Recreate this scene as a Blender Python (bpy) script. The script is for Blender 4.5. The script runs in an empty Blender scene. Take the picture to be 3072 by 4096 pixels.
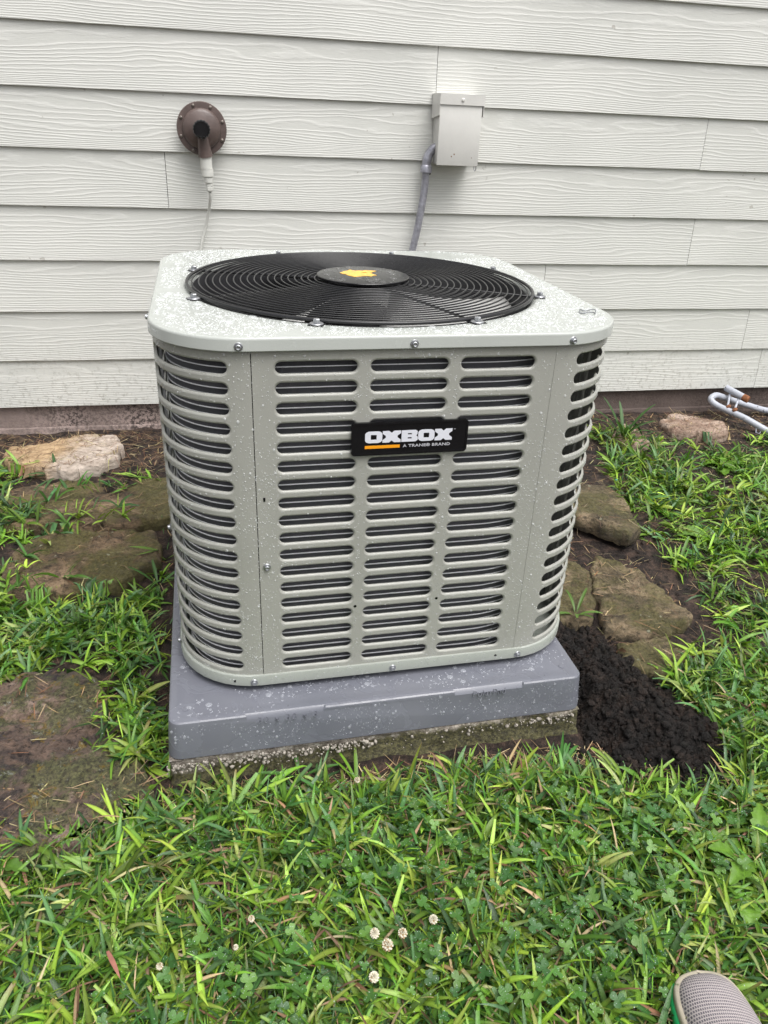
import bpy, bmesh, math, random
import numpy as np
from mathutils import Vector, Matrix, noise
random.seed(7); RNG = np.random.default_rng(7)
PI = math.pi
SC = bpy.context.scene
COL = SC.collection

# ------------------------------------------------------------------ camera, sky, sun, exposure
cam_d = bpy.data.cameras.new('camera'); cam = bpy.data.objects.new('camera', cam_d); COL.objects.link(cam)
R_ = Vector((0.97986741, -0.19553779, 0.04030929)); U_ = Vector((0.0554134, 0.46033267, 0.88601534)); F_ = Vector((0.19180517, 0.86594388, -0.4619004))
M = Matrix((R_, U_, -F_)).transposed().to_4x4(); M.translation = (-0.24370099, -2.16650825, 1.06068967)
cam.matrix_world = M
cam_d.sensor_fit = 'HORIZONTAL'; cam_d.sensor_width = 36; cam_d.lens = 36 * 3055.5 / 3072
cam_d.clip_start = .02; cam_d.clip_end = 500
SC.camera = cam

SUN_EL, SUN_AZ = math.radians(67), math.radians(150)      # azimuth from +y towards +x
w = bpy.data.worlds.new('World'); SC.world = w; w.use_nodes = True
nt = w.node_tree; nt.nodes.clear()
sky = nt.nodes.new('ShaderNodeTexSky'); sky.sky_type = 'NISHITA'; sky.sun_disc = False
sky.sun_elevation = SUN_EL; sky.sun_rotation = SUN_AZ; sky.dust_density = 6; sky.air_density = 1.2
hs = nt.nodes.new('ShaderNodeHueSaturation'); hs.inputs['Saturation'].default_value = .16
bg = nt.nodes.new('ShaderNodeBackground'); bg.inputs['Strength'].default_value = .125
wo = nt.nodes.new('ShaderNodeOutputWorld')
nt.links.new(sky.outputs[0], hs.inputs['Color']); nt.links.new(hs.outputs[0], bg.inputs[0]); nt.links.new(bg.outputs[0], wo.inputs[0])
sl = bpy.data.lights.new('sun', 'SUN'); sl.energy = 1.45; sl.angle = math.radians(50); sl.color = (1, .975, .94)
so = bpy.data.objects.new('sun', sl); COL.objects.link(so)
sd = Vector((math.sin(SUN_AZ) * math.cos(SUN_EL), math.cos(SUN_AZ) * math.cos(SUN_EL), math.sin(SUN_EL)))
so.rotation_euler = (-sd).to_track_quat('-Z', 'Y').to_euler(); so.location = sd * 20
SC.view_settings.view_transform = 'Standard'; SC.view_settings.look = 'None'
SC.view_settings.exposure = 0.62; SC.view_settings.gamma = 1; SC.view_settings.use_curve_mapping = False
SC.cycles.max_bounces = 8

# ------------------------------------------------------------------ helpers
def thing(name, label, cat, loc=(0, 0, 0), rotz=0, group=None):
    o = bpy.data.objects.new(name, None); COL.objects.link(o)
    o.location = loc; o.rotation_euler = (0, 0, rotz); o['label'] = label; o['category'] = cat
    o.empty_display_size = .05
    if group: o['group'] = group
    return o
def obj(name, me, mat, parent=None, loc=(0, 0, 0), rot=(0, 0, 0), kind=None, label=None):
    o = bpy.data.objects.new(name, me); COL.objects.link(o)
    if mat and not me.materials: me.materials.append(mat)
    o.parent = parent; o.location = loc; o.rotation_euler = rot
    if kind: o['kind'] = kind
    if label: o['label'] = label
    return o
def tag(o, label, cat=None, group=None, kind=None):
    o['label'] = label
    if cat: o['category'] = cat
    if group: o['group'] = group
    if kind: o['kind'] = kind
    return o
def smooth(me, ang=35):
    me.polygons.foreach_set('use_smooth', [True] * len(me.polygons))
    try: me.set_sharp_from_angle(angle=math.radians(ang))
    except Exception: pass
    me.update(); return me
def mesh(name, V, F, sm=False, ang=35):
    me = bpy.data.meshes.new(name); me.from_pydata([tuple(v) for v in V], [], [tuple(f) for f in F]); me.update()
    if sm: smooth(me, ang)
    return me
def bulk(name, V, F, tint=None, sm=True):
    """fast mesh: V (n,3), F (m,k) equal-size faces"""
    V = np.ascontiguousarray(V, dtype=np.float32); F = np.ascontiguousarray(F, dtype=np.int32)
    me = bpy.data.meshes.new(name); k = F.shape[1]
    me.vertices.add(len(V)); me.vertices.foreach_set('co', V.ravel())
    me.loops.add(F.size); me.loops.foreach_set('vertex_index', F.ravel())
    me.polygons.add(len(F)); me.polygons.foreach_set('loop_start', np.arange(0, F.size, k, dtype=np.int32))
    me.polygons.foreach_set('loop_total', np.full(len(F), k, dtype=np.int32))
    if sm: me.polygons.foreach_set('use_smooth', np.ones(len(F), dtype=bool))
    me.update(calc_edges=True)
    if tint is not None:
        a = me.attributes.new('tint', 'FLOAT_COLOR', 'POINT')
        c = np.ones((len(V), 4), dtype=np.float32); c[:, :3] = tint; a.data.foreach_set('color', c.ravel())
    return me
def bm_mesh(name, bm, sm=False, ang=35):
    bmesh.ops.recalc_face_normals(bm, faces=bm.faces[:])
    me = bpy.data.meshes.new(name); bm.to_mesh(me); bm.free()
    if sm: smooth(me, ang)
    return me
def box_bm(bm, lo, hi, bev=0, seg=2):
    lo = Vector(lo); hi = Vector(hi)
    r = bmesh.ops.create_cube(bm, size=1)
    for v in r['verts']: v.co = Vector(((v.co.x + .5) * (hi.x - lo.x) + lo.x, (v.co.y + .5) * (hi.y - lo.y) + lo.y, (v.co.z + .5) * (hi.z - lo.z) + lo.z))
    if bev:
        es = list({e for v in r['verts'] for e in v.link_edges})
        bmesh.ops.bevel(bm, geom=es, offset=bev, segments=seg, profile=.5, affect='EDGES')
def box(name, lo, hi, bev=0, seg=2):
    bm = bmesh.new(); box_bm(bm, lo, hi, bev, seg); return bm_mesh(name, bm, bev > 0, 50)
def tube(name, pts, rad, n=10, cap=True, sm=True):
    pts = [Vector(p) for p in pts]; V = []; F = []; m = len(pts)
    rads = rad if isinstance(rad, (list, tuple)) else [rad] * m
    t = (pts[1] - pts[0]).normalized(); up = Vector((0, 0, 1)) if abs(t.z) < .9 else Vector((1, 0, 0))
    nrm = (up - t * up.dot(t)).normalized()
    for i, p in enumerate(pts):
        t = (pts[min(i + 1, m - 1)] - pts[max(i - 1, 0)]).normalized()
        nrm = (nrm - t * nrm.dot(t)).normalized(); b = t.cross(nrm)
        for j in range(n):
            a = 2 * PI * j / n; V.append(p + (nrm * math.cos(a) + b * math.sin(a)) * rads[i])
    for i in range(m - 1):
        for j in range(n):
            F.append((i * n + j, i * n + (j + 1) % n, (i + 1) * n + (j + 1) % n, (i + 1) * n + j))
    if cap: F.append(tuple(range(n))[::-1]); F.append(tuple((m - 1) * n + j for j in range(n)))
    return mesh(name, V, F, sm, 50)
def lathe(name, prof, n=48, axis='z', sm=True, ang=35, wob=None):
    """prof: list of (r, h)"""
    V = []; F = []
    for r, h in prof:
        for j in range(n):
            a = 2 * PI * j / n; rr = r * (wob(a) if wob else 1); x, y = rr * math.cos(a), rr * math.sin(a)
            V.append((x, y, h) if axis == 'z' else (x, -h, y))
    m = len(prof)
    for i in range(m - 1):
        for j in range(n):
            F.append((i * n + j, i * n + (j + 1) % n, (i + 1) * n + (j + 1) % n, (i + 1) * n + j))
    F.append(tuple(range(n))[::-1]); F.append(tuple((m - 1) * n + j for j in range(n)))
    return mesh(name, V, F, sm, ang)
def spline(ctrl, n):
    c = [Vector(p) for p in ctrl]; c = [c[0] * 2 - c[1]] + c + [c[-1] * 2 - c[-2]]; out = []
    for i in range(1, len(c) - 2):
        for k in range(n):
            t = k / n; p0, p1, p2, p3 = c[i - 1:i + 3]
            out.append(.5 * ((2 * p1) + (p2 - p0) * t + (2 * p0 - 5 * p1 + 4 * p2 - p3) * t * t + (3 * p1 - p0 - 3 * p2 + p3) * t ** 3))
    out.append(c[-2]); return out
def flat_shape(name, loops, depth):
    """filled polygons with holes in the x-y plane, extruded"""
    cu = bpy.data.curves.new(name, 'CURVE'); cu.dimensions = '2D'; cu.fill_mode = 'BOTH'; cu.extrude = depth
    for l in loops:
        s = cu.splines.new('POLY'); s.points.add(len(l) - 1)
        for i, (x, y) in enumerate(l): s.points[i].co = (x, y, 0, 1)
        s.use_cyclic_u = True
    o = bpy.data.objects.new('tmp', cu); COL.objects.link(o)
    me = bpy.data.meshes.new_from_object(o); me.name = name
    bpy.data.objects.remove(o); bpy.data.curves.remove(cu); me.materials.clear(); return me
def text_mesh(name, body, size, depth, space=1.0, shear=0, offset=0, align='LEFT', sx=1.0):
    cu = bpy.data.curves.new(name, 'FONT'); cu.body = body; cu.size = size; cu.extrude = depth
    cu.space_character = space; cu.shear = shear; cu.offset = offset; cu.align_x = align; cu.resolution_u = 4
    o = bpy.data.objects.new('tmp', cu); COL.objects.link(o)
    me = bpy.data.meshes.new_from_object(o); me.name = name
    bpy.data.objects.remove(o); bpy.data.curves.remove(cu); me.materials.clear()
    if sx != 1: me.transform(Matrix.Diagonal((sx, 1, 1, 1)))
    return me
def front(me):   # x-y drawing to a plate facing -y
    me.transform(Matrix.Rotation(PI / 2, 4, 'X')); return me

# ------------------------------------------------------------------ materials
class NT:
    def __init__(s, name):
        s.m = bpy.data.materials.new(name); s.m.use_nodes = True; s.t = s.m.node_tree
        s.b = s.t.nodes['Principled BSDF']; s.tc = s.t.nodes.new('ShaderNodeTexCoord'); s.out = s.t.nodes['Material Output']
    def n(s, typ, **k):
        x = s.t.nodes.new('ShaderNode' + typ)
        for a, b in k.items():
            if a in x.inputs: x.inputs[a].default_value = b
            else: setattr(x, a, b)
        return x
    def l(s, a, b): s.t.links.new(a, b)
    def coord(s, scale=(1, 1, 1), kind='Object', rnd=False):
        mp = s.n('Mapping'); mp.inputs['Scale'].default_value = scale; s.l(s.tc.outputs[kind], mp.inputs[0])
        if rnd:
            oi = s.n('ObjectInfo'); v = s.n('VectorMath', operation='SCALE'); v.inputs[0].default_value = (37.3, 11.7, 5.1)
            s.l(oi.outputs['Random'], v.inputs['Scale']); s.l(v.outputs[0], mp.inputs['Location'])
        return mp.outputs[0]
    def noise(s, vec, scale, detail=4, rough=.55, dist=0):
        x = s.n('TexNoise'); x.inputs['Scale'].default_value = scale; x.inputs['Detail'].default_value = detail
        x.inputs['Roughness'].default_value = rough; x.inputs['Distortion'].default_value = dist
        s.l(vec, x.inputs['Vector']); return x.outputs['Fac']
    def ramp(s, fac, stops, interp='LINEAR'):
        x = s.n('ValToRGB'); s.l(fac, x.inputs[0]); cr = x.color_ramp; cr.interpolation = interp
        while len(cr.elements) < len(stops): cr.elements.new(.5)
        for e, (p, c) in zip(cr.elements, stops):
            e.position = p; e.color = (c[0], c[1], c[2], 1) if isinstance(c, (tuple, list)) else (c, c, c, 1)
        return x.outputs[0]
    def mix(s, fac, a, b, mode='MIX'):
        x = s.n('Mix', data_type='RGBA', blend_type=mode)
        for sock, v in ((x.inputs[0], fac), (x.inputs[6], a), (x.inputs[7], b)):
            if isinstance(v, (int, float)): sock.default_value = v
            elif isinstance(v, tuple): sock.default_value = (*v, 1)
            else: s.l(v, sock)
        return x.outputs[2]
    def math(s, op, a, b=0.0, c=0.0):
        x = s.n('Math', operation=op)
        for i, v in enumerate((a, b, c)):
            if isinstance(v, (int, float)): x.inputs[i].default_value = v
            else: s.l(v, x.inputs[i])
        return x.outputs[0]
    def bump(s, h, dist, strength=1, normal=None):
        x = s.n('Bump'); x.inputs['Distance'].default_value = dist; x.inputs['Strength'].default_value = strength
        s.l(h, x.inputs['Height'])
        if normal: s.l(normal, x.inputs['Normal'])
        return x.outputs[0]
    def set(s, **k):
        for a, v in k.items():
            i = s.b.inputs[a.replace('_', ' ')]
            if isinstance(v, (int, float)): i.default_value = v
            elif isinstance(v, tuple): i.default_value = (*v, 1) if len(v) == 3 else v
            else: s.l(v, i)
        return s.m

def m_plain(name, col, rough=.5, metal=0, var=.12, scale=20, bump=0, bscale=200, spec=.5):
    s = NT(name); v = s.coord(rnd=True); f = s.noise(v, scale, 5, .6)
    a = tuple(c * (1 - var) for c in col); b = tuple(min(1, c * (1 + var)) for c in col)
    s.set(Base_Color=s.ramp(f, [(.3, a), (.7, b)]), Metallic=metal, Specular_IOR_Level=spec,
          Roughness=s.math('ADD', s.math('MULTIPLY', s.noise(v, scale * 2.3, 4), .16), rough - .08))
    if bump: s.set(Normal=s.bump(s.noise(v, bscale, 3), bump))
    return s.m

def m_siding():
    s = NT('siding_paint'); v = s.coord(rnd=True); sep = s.n('SeparateXYZ'); s.l(s.tc.outputs['Object'], sep.inputs[0])
    z = sep.outputs['Z']
    q = s.math('SUBTRACT', 1, s.math('DIVIDE', z, .158))                     # 1 at the bottom edge, 0 at the top
    q2 = s.math('MULTIPLY', s.math('MULTIPLY', q, s.math('ABSOLUTE', q)), -15.0)
    mp = s.n('Mapping'); mp.inputs['Scale'].default_value = (1.6, 1, 13); s.l(v, mp.inputs[0])
    big = s.math('MULTIPLY', s.noise(mp.outputs[0], 1, 2.0, .45), 8.5)
    mp2 = s.n('Mapping'); mp2.inputs['Scale'].default_value = (14, 1, 60); s.l(v, mp2.inputs[0])
    small = s.math('MULTIPLY', s.noise(mp2.outputs[0], 1, 3, .6), .9)
    f = s.math('ADD', s.math('ADD', q2, big), small)
    line = s.math('SINE', s.math('MULTIPLY', f, 2 * PI))
    line = s.math('POWER', s.math('ADD', s.math('MULTIPLY', line, .5), .5), 3.0)   # narrow raised ridges
    mp3 = s.n('Mapping'); mp3.inputs['Scale'].default_value = (40, 1, 420); s.l(v, mp3.inputs[0])
    fine = s.noise(mp3.outputs[0], 1, 3, .6)
    h = s.math('ADD', s.math('MULTIPLY', line, .6), s.math('MULTIPLY', fine, .5))
    blot = s.noise(v, 2.3, 6, .62)
    base = s.ramp(blot, [(.35, (.655, .658, .625)), (.65, (.715, .715, .68))])
    dirt = s.ramp(s.noise(v, 9, 8, .7), [(.60, 0.0), (.78, 1.0)])
    base = s.mix(s.math('MULTIPLY', dirt, .16), base, (.36, .35, .30))
    groove = s.ramp(line, [(0.0, 1.0), (.35, 0.0)])
    base = s.mix(s.math('MULTIPLY', groove, .12), base, (.34, .35, .31))
    sm_ = s.math('MULTIPLY', s.ramp(s.noise(v, 42, 3, .5), [(.70, 0.0), (.74, 1.0)]), s.ramp(s.noise(v, 3.1, 3), [(.50, 0.0), (.58, 1.0)]))
    base = s.mix(s.math('MULTIPLY', sm_, .5), base, (.24, .21, .17))
    # splash dirt near the ground (world height, a stain of the boards)
    g = s.n('NewGeometry'); sp = s.n('SeparateXYZ'); s.l(g.outputs['Position'], sp.inputs[0])
    low = s.n('MapRange'); s.l(sp.outputs['Z'], low.inputs[0]); low.inputs[1].default_value = .42; low.inputs[2].default_value = .17; low.clamp = True
    spk = s.ramp(s.noise(v, 70, 5, .7), [(.52, 0.0), (.66, 1.0)])
    base = s.mix(s.math('MULTIPLY', s.math('MULTIPLY', low.outputs[0], spk), .55), base, (.20, .19, .15))
    return s.set(Base_Color=base, Roughness=.48, Specular_IOR_Level=.35, Normal=s.bump(h, .0010, .8))
def m_concrete():
    s = NT('foundation_concrete'); v = s.coord()
    base = s.ramp(s.noise(v, 7, 6, .6), [(.3, (.25, .195, .175)), (.7, (.42, .33, .30))])
    spk = s.ramp(s.noise(v, 95, 6, .75), [(.47, 0.0), (.55, 1.0)])
    cl = s.ramp(s.noise(v, 5, 4, .6), [(.35, .1), (.65, 1.0)])
    base = s.mix(s.math('MULTIPLY', spk, s.math('MULTIPLY', cl, .9)), base, (.035, .026, .024))
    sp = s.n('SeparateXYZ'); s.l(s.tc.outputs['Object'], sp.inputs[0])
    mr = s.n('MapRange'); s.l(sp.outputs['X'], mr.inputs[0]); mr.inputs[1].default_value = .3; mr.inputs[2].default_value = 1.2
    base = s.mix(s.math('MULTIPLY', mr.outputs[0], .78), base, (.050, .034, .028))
    return s.set(Base_Color=base, Roughness=.8, Normal=s.bump(s.noise(v, 120, 6, .7), .004))
def m_soil(name='soil', wet=.5, dark=1.0):
    s = NT(name); v = s.coord()
    c = s.ramp(s.noise(v, 26, 8, .7), [(.38, (.010 * dark, .007 * dark, .006 * dark)), (.5, (.032 * dark, .021 * dark, .017 * dark)), (.62, (.10 * dark, .064 * dark, .048 * dark))])
    st = s.ramp(s.noise(v, 160, 5, .7), [(.60, 0.0), (.72, 1.0)])
    c = s.mix(s.math('MULTIPLY', st, .6), c, (.17 * dark, .11 * dark, .075 * dark))
    pk = s.ramp(s.noise(v, 330, 4, .7), [(.62, 0.0), (.70, 1.0)])
    c = s.mix(s.math('MULTIPLY', pk, .5), c, (.20 * dark, .15 * dark, .12 * dark))
    h = s.math('ADD', s.noise(v, 60, 8, .7), s.math('MULTIPLY', s.noise(v, 240, 4, .6), .45))
    return s.set(Base_Color=c, Roughness=s.ramp(s.noise(v, 14, 4), [(.35, wet), (.65, .9)]), Specular_IOR_Level=.4, Normal=s.bump(h, .012))
def m_stone(name, cols, moss=(.045, .048, .012), mossamt=.75, rough=.62, lich=True):
    s = NT(name); v = s.coord(rnd=True)
    mp = s.n('Mapping'); mp.inputs['Scale'].default_value = (1, 1.8, 3); s.l(v, mp.inputs[0])
    c = s.ramp(s.noise(mp.outputs[0], 7, 8, .65, .6), [(.38, cols[0]), (.5, cols[1]), (.62, cols[2])])
    c = s.mix(s.ramp(s.noise(v, 80, 7, .75), [(.50, 0.0), (.62, .85)]), c, tuple(x * .45 for x in cols[0]))
    c = s.mix(s.ramp(s.noise(v, 140, 6, .75), [(.60, 0.0), (.70, .7)]), c, tuple(min(1, x * 1.8) for x in cols[2]))
    if mossamt:
        mm = s.ramp(s.noise(v, 5.5, 9, .68), [(.46, 0.0), (.54, 1.0)])
        mc = s.ramp(s.noise(v, 130, 5, .75), [(.42, tuple(x * .55 for x in moss)), (.7, tuple(x * 1.6 for x in moss))])
        c = s.mix(s.math('MULTIPLY', mm, mossamt), c, mc)
    if lich:
        vo = s.n('TexVoronoi'); vo.inputs['Scale'].default_value = 26; s.l(v, vo.inputs['Vector'])
        d = s.math('ADD', vo.outputs['Distance'], s.math('MULTIPLY', s.noise(v, 90, 4), .22))
        lm = s.math('MULTIPLY', s.ramp(d, [(.19, 1.0), (.23, 0.0)]), s.ramp(s.noise(v, 4, 3), [(.46, 0.0), (.54, 1.0)]))
        c = s.mix(s.math('MULTIPLY', lm, .8), c, (.34, .34, .24))
    h = s.math('ADD', s.noise(mp.outputs[0], 24, 9, .75), s.math('MULTIPLY', s.noise(v, 160, 5, .75), .45))
    return s.set(Base_Color=c, Roughness=s.ramp(s.noise(v, 18, 4), [(.35, rough - .2), (.65, rough + .15)]), Normal=s.bump(h, .016))
def m_leaf(name, rough=.38, trans=.25):
    s = NT(name); a = s.n('Attribute', attribute_name='tint'); v = s.coord()
    f = s.noise(v, 60, 3)
    c = s.mix(s.math('MULTIPLY', f, .5), a.outputs['Color'], s.mix(1.0, a.outputs['Color'], (.55, .7, .5), 'MULTIPLY'))
    s.set(Base_Color=c, Roughness=rough, Specular_IOR_Level=.5, Normal=s.bump(s.noise(v, 420, 2), .0006))
    tr = s.n('BsdfTranslucent'); s.l(s.mix(1.0, a.outputs['Color'], (1.0, 1.0, .45), 'MULTIPLY'), tr.inputs[0])
    mx = s.n('MixShader'); mx.inputs[0].default_value = trans
    s.l(s.b.outputs[0], mx.inputs[1]); s.l(tr.outputs[0], mx.inputs[2]); s.l(mx.outputs[0], s.out.inputs[0])
    return s.m
def m_paint(name, col, rough=.34, wear=.05):
    s = NT(name); v = s.coord()
    c = s.ramp(s.noise(v, 6, 5, .6), [(.3, tuple(x * .95 for x in col)), (.7, tuple(min(1, x * 1.04) for x in col))])
    sc = s.ramp(s.noise(v, 34, 8, .75), [(.66, 0.0), (.74, 1.0)])
    c = s.mix(s.math('MULTIPLY', sc, wear), c, (.16, .15, .12))
    return s.set(Base_Color=c, Roughness=s.ramp(s.noise(v, 30, 5), [(.3, rough - .09), (.7, rough + .09)]), Normal=s.bump(s.noise(v, 500, 2), .00012))
def m_drop():
    s = NT('water_drop'); s.set(Base_Color=(.93, .96, .97), Roughness=.04, IOR=1.34, Specular_IOR_Level=1.0, Alpha=.32, Coat_Weight=1.0, Coat_Roughness=.02)  # whitish base and partial alpha paint the sky's reflection on clear water
    return s.m

WHITEP = m_plain('offwhite_paint', (.68, .67, .64), .42, var=.05, scale=14, bump=.0002)
SIDING = m_siding(); CONC = m_concrete(); SOIL = m_soil(); MOUND = m_soil('black_soil', .28, .36)
CAP = m_paint('cap_paint_skylit', (.43, .45, .425), .20, .03)  # sage paint lightened for the sky-facing top, skylight put into the colour
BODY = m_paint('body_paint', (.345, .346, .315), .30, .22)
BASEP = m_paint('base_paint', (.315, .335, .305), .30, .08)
BLACKM = m_plain('black_coated_metal', (.012, .012, .014), .30, 0, .2, 30)
DARKM = m_plain('dark_metal', (.03, .03, .033), .45, 0, .2, 20)
BLADEM = m_plain('fan_blade_metal', (.42, .42, .41), .38, .0, .12, 12)
ZINC = m_plain('zinc_steel', (.40, .41, .43), .36, .85, .15, 60)
DULLZ = m_plain('dull_screw', (.22, .19, .17), .45, .5, .3, 60)
PLASTIC = m_plain('black_plastic', (.006, .006, .007), .22, 0, .15, 30)
PRINTW = m_plain('white_print', (.72, .73, .80), .4, 0, .03)
PRINTS = m_plain('silver_print', (.50, .50, .54), .4, 0, .03)
ORANGE = m_plain('orange_print', (.95, .36, .01), .4, 0, .03)
YELLOW = m_plain('yellow_print', (.88, .50, .07), .3, 0, .12, 60)
GALV = m_plain('galvanised_conduit', (.38, .38, .43), .42, .55, .3, 60, .0006, 120)
BROWN = m_plain('brown_enamel', (.115, .084, .076), .38, 0, .2, 30, .0004, 150)
GREYPVC = m_plain('light_grey_pvc', (.66, .66, .62), .45, 0, .12, 30)
DROP = m_drop(); LEAF = m_leaf('grass_leaf'); CLOVER = m_leaf('clover_leaf', .42, .25); STRAW = m_leaf('dry_straw', .7, .1)

def m_fins():
    s = NT('coil_fins'); sp = s.n('SeparateXYZ'); uv = s.n('UVMap'); s.l(uv.outputs[0], sp.inputs[0])
    u = s.math('ADD', s.math('MULTIPLY', sp.outputs['X'], 620.0), s.math('MULTIPLY', s.noise(s.coord(), 60, 3), 2.2))
    st = s.math('ADD', s.math('MULTIPLY', s.math('SINE', s.math('MULTIPLY', u, 2 * PI)), .5), .5)
    c = s.ramp(st, [(.2, (.03, .03, .034)), (.6, (.13, .13, .145)), (.95, (.20, .20, .22))])
    return s.set(Base_Color=c, Roughness=.5, Metallic=.2, Normal=s.bump(st, .0012))
FINS = m_fins()
def m_pad():
    s = NT('grey_plastic'); v = s.coord()
    c = s.ramp(s.noise(v, 5, 6, .6), [(.3, (.135, .142, .17)), (.7, (.172, .178, .208))])
    pud = s.ramp(s.noise(v, 9, 4, .6, 1.2), [(.47, 0.0), (.50, 1.0)])
    c = s.mix(s.math('MULTIPLY', pud, .15), c, (.12, .12, .14))
    ro = s.mix(pud, s.ramp(s.noise(v, 60, 5), [(.3, .30), (.7, .42)]), (.20, .20, .20))
    h = s.math('ADD', s.math('MULTIPLY', pud, .18), s.math('MULTIPLY', s.noise(v, 700, 3), .12))
    return s.set(Base_Color=c, Roughness=ro, Normal=s.bump(h, .0006))
PADM = m_pad()

# ------------------------------------------------------------------ ground
WY = 0.3466                                                     # plane of the siding's lower edges
def sm01(t): t = np.clip(t, 0, 1); return t * t * (3 - 2 * t)
def Gz(x, y):
    x = np.asarray(x, float); y = np.asarray(y, float)
    return .09 * sm01((y + 1.0) / 1.35)
PI2 = 2 * PI
def relief(x, y):
    """uneven turf and soil, a few mm"""
    x = np.asarray(x, float); y = np.asarray(y, float); h = np.zeros(np.broadcast(x, y).shape)
    for i, (f, a) in enumerate(((7, .006), (15, .004), (31, .0028), (67, .0017), (120, .0012))):
        h = h + a * (np.sin(f * x * 1.1 + 1.7 * i + 1.3 * np.sin(f * .7 * y + i)) * np.cos(f * y * .93 + 2.1 * i + 1.1 * np.sin(f * .6 * x)))
    return h
def GR(x, y): return Gz(x, y) + relief(x, y) - .004
def axis(a, b, fine, far):
    s = list(np.arange(a, b, fine)); lo = a; step = fine; L = []
    while lo > far[0]: step *= 1.45; lo -= step; L.append(lo)
    hi = s[-1]; step = fine; Rr = []
    while hi < far[1]: step *= 1.45; hi += step; Rr.append(hi)
    return np.array(L[::-1] + s + Rr)
gx = axis(-1.5, 2.4, .012, (-120, 120)); gy = axis(-1.95, .5, .012, (-120, 120))
X, Y = np.meshgrid(gx, gy); Z = GR(X, Y)
Z = np.where(Y > WY + .1, -.02, Z)
V = np.stack([X.ravel(), Y.ravel(), Z.ravel()], 1); nx = len(gx); ny = len(gy)
ii, jj = np.meshgrid(np.arange(nx - 1), np.arange(ny - 1)); a = (jj * nx + ii).ravel()
gnd = obj('ground', bulk('ground', V, np.stack([a, a + 1, a + nx + 1, a + nx], 1)), SOIL); tag(gnd, 'dark brown soil under the grass and stones beside the house', kind='structure')

# ------------------------------------------------------------------ house wall
EXPO, Z0, BT = .15231, .1755, .011
house = thing('house_wall', 'pale grey green lap siding wall of the house above a concrete foundation', 'wall', (0, WY, 0))
joint = {6: .4137, 5: 1.3317, 4: -.3851, 2: .838, 1: 1.6626}
XL, XR = -3.4, 4.6
for r in range(17):
    zb = Z0 + r * EXPO
    j = joint.get(r, random.choice([2.35, 2.7, -1.9, -2.3, 3.2]))
    cuts = [XL] + sorted(x for x in (j - 3.66, j, j + 3.66) if XL + .1 < x < XR - .1) + [XR]
    for x0, x1 in zip(cuts[:-1], cuts[1:]):
        L = x1 - x0 - .0016; hb = EXPO + .028; lean = .0085 * hb / EXPO
        n = max(2, int(L / .25)); Vv = []; Ff = []
        wob = random.uniform(-.0008, .0008)
        prof = [(.0008, 0), (0, .0012), (lean, hb), (lean + BT, hb), (BT, 0)]
        for i in range(n + 1):
            xx = L * i / n; d = wob + .0006 * math.sin(xx * 2.3 + r)
            for (py, pz) in prof: Vv.append((xx, py, pz + d))
        for i in range(n):
            for k in range(5):
                Ff.append((i * 5 + k, i * 5 + (k + 1) % 5, (i + 1) * 5 + (k + 1) % 5, (i + 1) * 5 + k))
        Ff.append((4, 3, 2, 1, 0)); Ff.append(tuple(n * 5 + k for k in range(5)))
        obj('siding_board', mesh('siding_board', Vv, Ff), SIDING, house, (x0 + .0008, 0, zb))
obj('sheathing', box('sheathing', (XL, .028, .19), (XR, .17, Z0 + 17 * EXPO)), DARKM, house)
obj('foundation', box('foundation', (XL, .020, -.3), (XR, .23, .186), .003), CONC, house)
obj('footing_ledge', box('footing_ledge', (XL, .008, -.3), (XR, .0195, .1005), .003), CONC, house)

# ------------------------------------------------------------------ gas regulator on the wall
reg = thing('regulator', 'round brown metal regulator with a black cap screwed to the siding', 'regulator', (-.2744, WY, 1.002))
obj('flange', lathe('flange', [(.03, .0), (.03, .022), (.068, .024), (.0695, .027), (.0695, .031), (.068, .034), (.055, .035)], 56, 'y'), BROWN, reg)
obj('dome', lathe('dome', [(.053, .0352), (.053, .040), (.050, .046), (.043, .0505), (.028, .0545), (.022, .0565), (.020, .075), (.019, .078)], 56, 'y'), BROWN, reg)
obj('cap', lathe('cap', [(.022, .0782), (.0236, .080), (.0238, .092), (.022, .095), (.0195, .0955), (.0185, .0935)], 64, 'y', ang=30, wob=lambda a: 1 + .035 * math.cos(16 * a)), PLASTIC, reg)
sp = obj('spout', tube('spout', [(.0, -.060, -.012), (.002, -.058, -.030), (.0045, -.052, -.055), (.006, -.050, -.070)], [.013, .0155, .0185, .0205], 20), BROWN, reg)
scr = lathe('flange_screw', [(.0035, .034), (.0046, .0345), (.0046, .037), (.003, .0388)], 10, 'y', ang=60)
for k in range(8):
    a = 2 * PI * (k + .42) / 8
    obj('flange_screw', scr, DULLZ, reg, (.0615 * math.cos(a), 0, .0615 * math.sin(a)))
cond = thing('cable_conduit', 'pale grey cable hanging from stacked fittings below the brown regulator', 'cable', (-.2675, WY - .05, .842))
obj('bushing', lathe('bushing', [(.0165, .058), (.0165, .0905), (.0145, .0925)], 24), GREYPVC, cond)
obj('coupling', lathe('coupling', [(.0135, .036), (.0165, .038), (.0165, .0575)], 24), GREYPVC, cond, (.002, 0, 0))
obj('coupling', lathe('coupling', [(.011, .020), (.0128, .0215), (.0135, .0355)], 24), GREYPVC, cond, (.003, 0, 0))
obj('gland_nut', lathe('gland_nut', [(.0075, -.004), (.0105, .0), (.0108, .009), (.0095, .0115), (.011, .0125), (.011, .0195)], 6, ang=20), GREYPVC, cond, (.005, 0, 0))
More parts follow.
